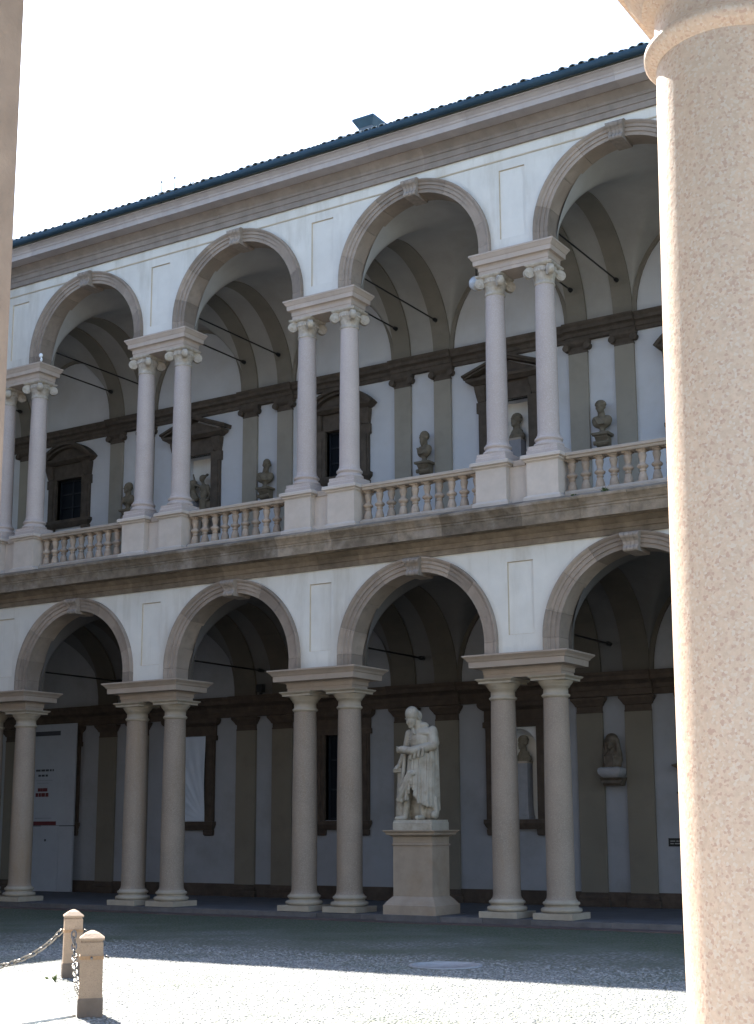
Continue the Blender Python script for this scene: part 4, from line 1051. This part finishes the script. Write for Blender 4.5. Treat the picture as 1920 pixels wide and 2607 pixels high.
# exhibition banner
bn = thing('banner', 'tall white printed exhibition banner board at the left end of the portico', 'banner', (-2.5, 4.02, 0))
MB().box(-.98, .94, 0, .05, 1.87, 4.78).build('upper_board', 'banner', bn)
MB().box(-.98, .94, -.012, .05, .012, 1.845).build('lower_board', 'banner', bn)
MB().box(-.32, .40, -.022, -.012, .012, 1.86).build('door_leaf', 'banner', bn)
pr_ = MB().box(-.98, .32, -.006, -.001, 4.45, 4.58).build('printed_bar', 'ink', bn)
def words(z, x0, x1, h, m, gap=.05):
    x_ = x0; b = MB()
    while x_ < x1 - .02:
        l = min(random.uniform(.07, .2), x1 - x_)
        b.box(x_, x_ + l, -.005, -.001, z, z + h); x_ += l + gap * random.uniform(.5, 1)
    return b.build('printed_line', m, bn)
words(3.42, -.62, .10, .06, 'ink'); words(3.27, -.52, -.12, .06, 'ink'); words(3.15, -.6, .06, .022, 'ink_grey', .02); words(3.07, -.55, -.1, .022, 'ink_grey', .02)
words(2.84, -.52, -.12, .10, 'red', .012); words(2.69, -.60, -.05, .11, 'red', .02); words(2.06, -.6, .06, .03, 'ink_grey', .02)
MB().box(-.98, .26, -.006, -.001, 1.875, 1.985).build('printed_band', 'red', bn)
MB().box(-.98, .93, -.004, .0, 1.846, 1.869).build('shadow_gap', 'ink', bn)
MB().lathe([(.035, -.0), (.035, .01)], 12).build('lock_plate', 'ink', bn, (-.12, -.025, 1.45)).rotation_euler = (PI / 2, 0, 0)
# black plaque
pq = thing('plaque', 'small black plaque with two lines of pale lettering low on the right wall', 'plaque', (16.45, DW, 0))
MB().box(-.265, .265, -.02, .0, 1.335, 1.515).build('plate', 'plaque', pq)
for z_, x1 in ((1.44, .2), (1.385, .04)):
    x_ = -.22; b = MB()
    while x_ < x1: l = random.uniform(.05, .12); b.box(x_, x_ + l, -.0235, -.0202, z_, z_ + .022); x_ += l + .025
    b.build('lettering', 'plaque_txt', pq)
# carved wall monument mostly hidden by the near column
mo = thing('wall_monument', 'dark carved wall tablet with projecting ledges beside the near column', 'monument', (17.5, DW, 0))
MB().rect([(.90, .08, 2.88), (.93, .12, 2.95), (1.0, .18, 3.04), (1.09, .24, 3.09), (1.09, .24, 3.12), (.9, .2, 3.16), (.8, .12, 3.24)]).build('cornice', 'dark', mo)
MB().box(-.95, .95, -.07, .02, 2.16, 2.66).rect([(.94, .08, 2.42), (1.03, .14, 2.49), (1.03, .14, 2.52)]).build('tablet', 'dark', mo)
# floodlight on the inner cornice, globe lamp, small white fitting
fl = thing('floodlight', 'small black floodlight standing on the dark inner cornice of the portico', 'lamp', (5.02, 4.12, 5.262))
MB().box(-.09, .09, -.08, .06, .06, .27).build('housing', 'iron', fl); MB().box(-.03, .03, -.03, .03, 0, .06).build('foot', 'iron', fl)
gl = thing('globe_lamp', 'frosted globe lamp hanging beside the upper capital at the right', 'lamp', (13.92, .05, 13.55))
MB().ball((0, 0, 0), .165, 20, 14).build('globe', 'globe', gl); MB().tube([(0, 0, .15), (0, 0, .55), (.12, .05, .62)], .012, 6).build('stem', 'iron', gl)
wf = thing('white_fitting', 'small white fitting on the upper impost block at far left', 'fitting', (.97, -.36, 14.0))
MB().ball((0, 0, .07), (.035, .03, .06), 10, 8).build('foot', 'white', wf); MB().ball((-.02, 0, .19), (.055, .05, .065), 12, 8).build('head', 'white', wf)

# weeds on the cornices
def weed(x, y, z, s, n, label):
    mb = MB()
    for q in range(n):
        a = random.uniform(0, 6.28); l = s * random.uniform(.5, 1); w_ = .012 + .1 * s * .12
        d = Vector((math.cos(a), math.sin(a), 0)); t = Vector((-d.y, d.x, 0)); o_ = d * random.uniform(0, s * .5) + t * random.uniform(-s, s) * .5
        p = [o_, o_ + d * l * .25 + Vector((0, 0, l * .5)), o_ + d * l * .6 + Vector((0, 0, l * .8))]
        mb.add([tuple(p[0] - t * w_ * .5), tuple(p[0] + t * w_ * .5), tuple(p[1] + t * w_), tuple(p[1] - t * w_), tuple(p[2])], [(0, 1, 2, 3), (3, 2, 4)])
    return tag(mb.build('weed', 'weed', None, (x, y, z)), label, 'weed', 'weeds on the cornices')
weed(17.1, -.66, 8.27, .13, 26, 'green weed growing on the lower cornice under the right balustrade')
weed(16.4, -.62, 8.28, .09, 16, 'small weed on the lower cornice just right of the rightmost clear pedestal pair')
weed(5.6, -1.0, 17.36, .12, 14, 'tuft of weed on the roof edge between the two rods')
weed(5.3, -1.0, 17.34, .10, 12, 'tuft of weed on the roof edge left of both rods')
weed(6.6, -1.0, 17.36, .10, 12, 'tuft of weed on the roof edge right of both rods')
weed(4.9, -1.0, 17.36, .08, 10, 'faint tuft of weed on the roof edge farthest left')
weed(14.35, -12.5, G, .12, 16, 'small weed growing at the foot of the farther bollard')
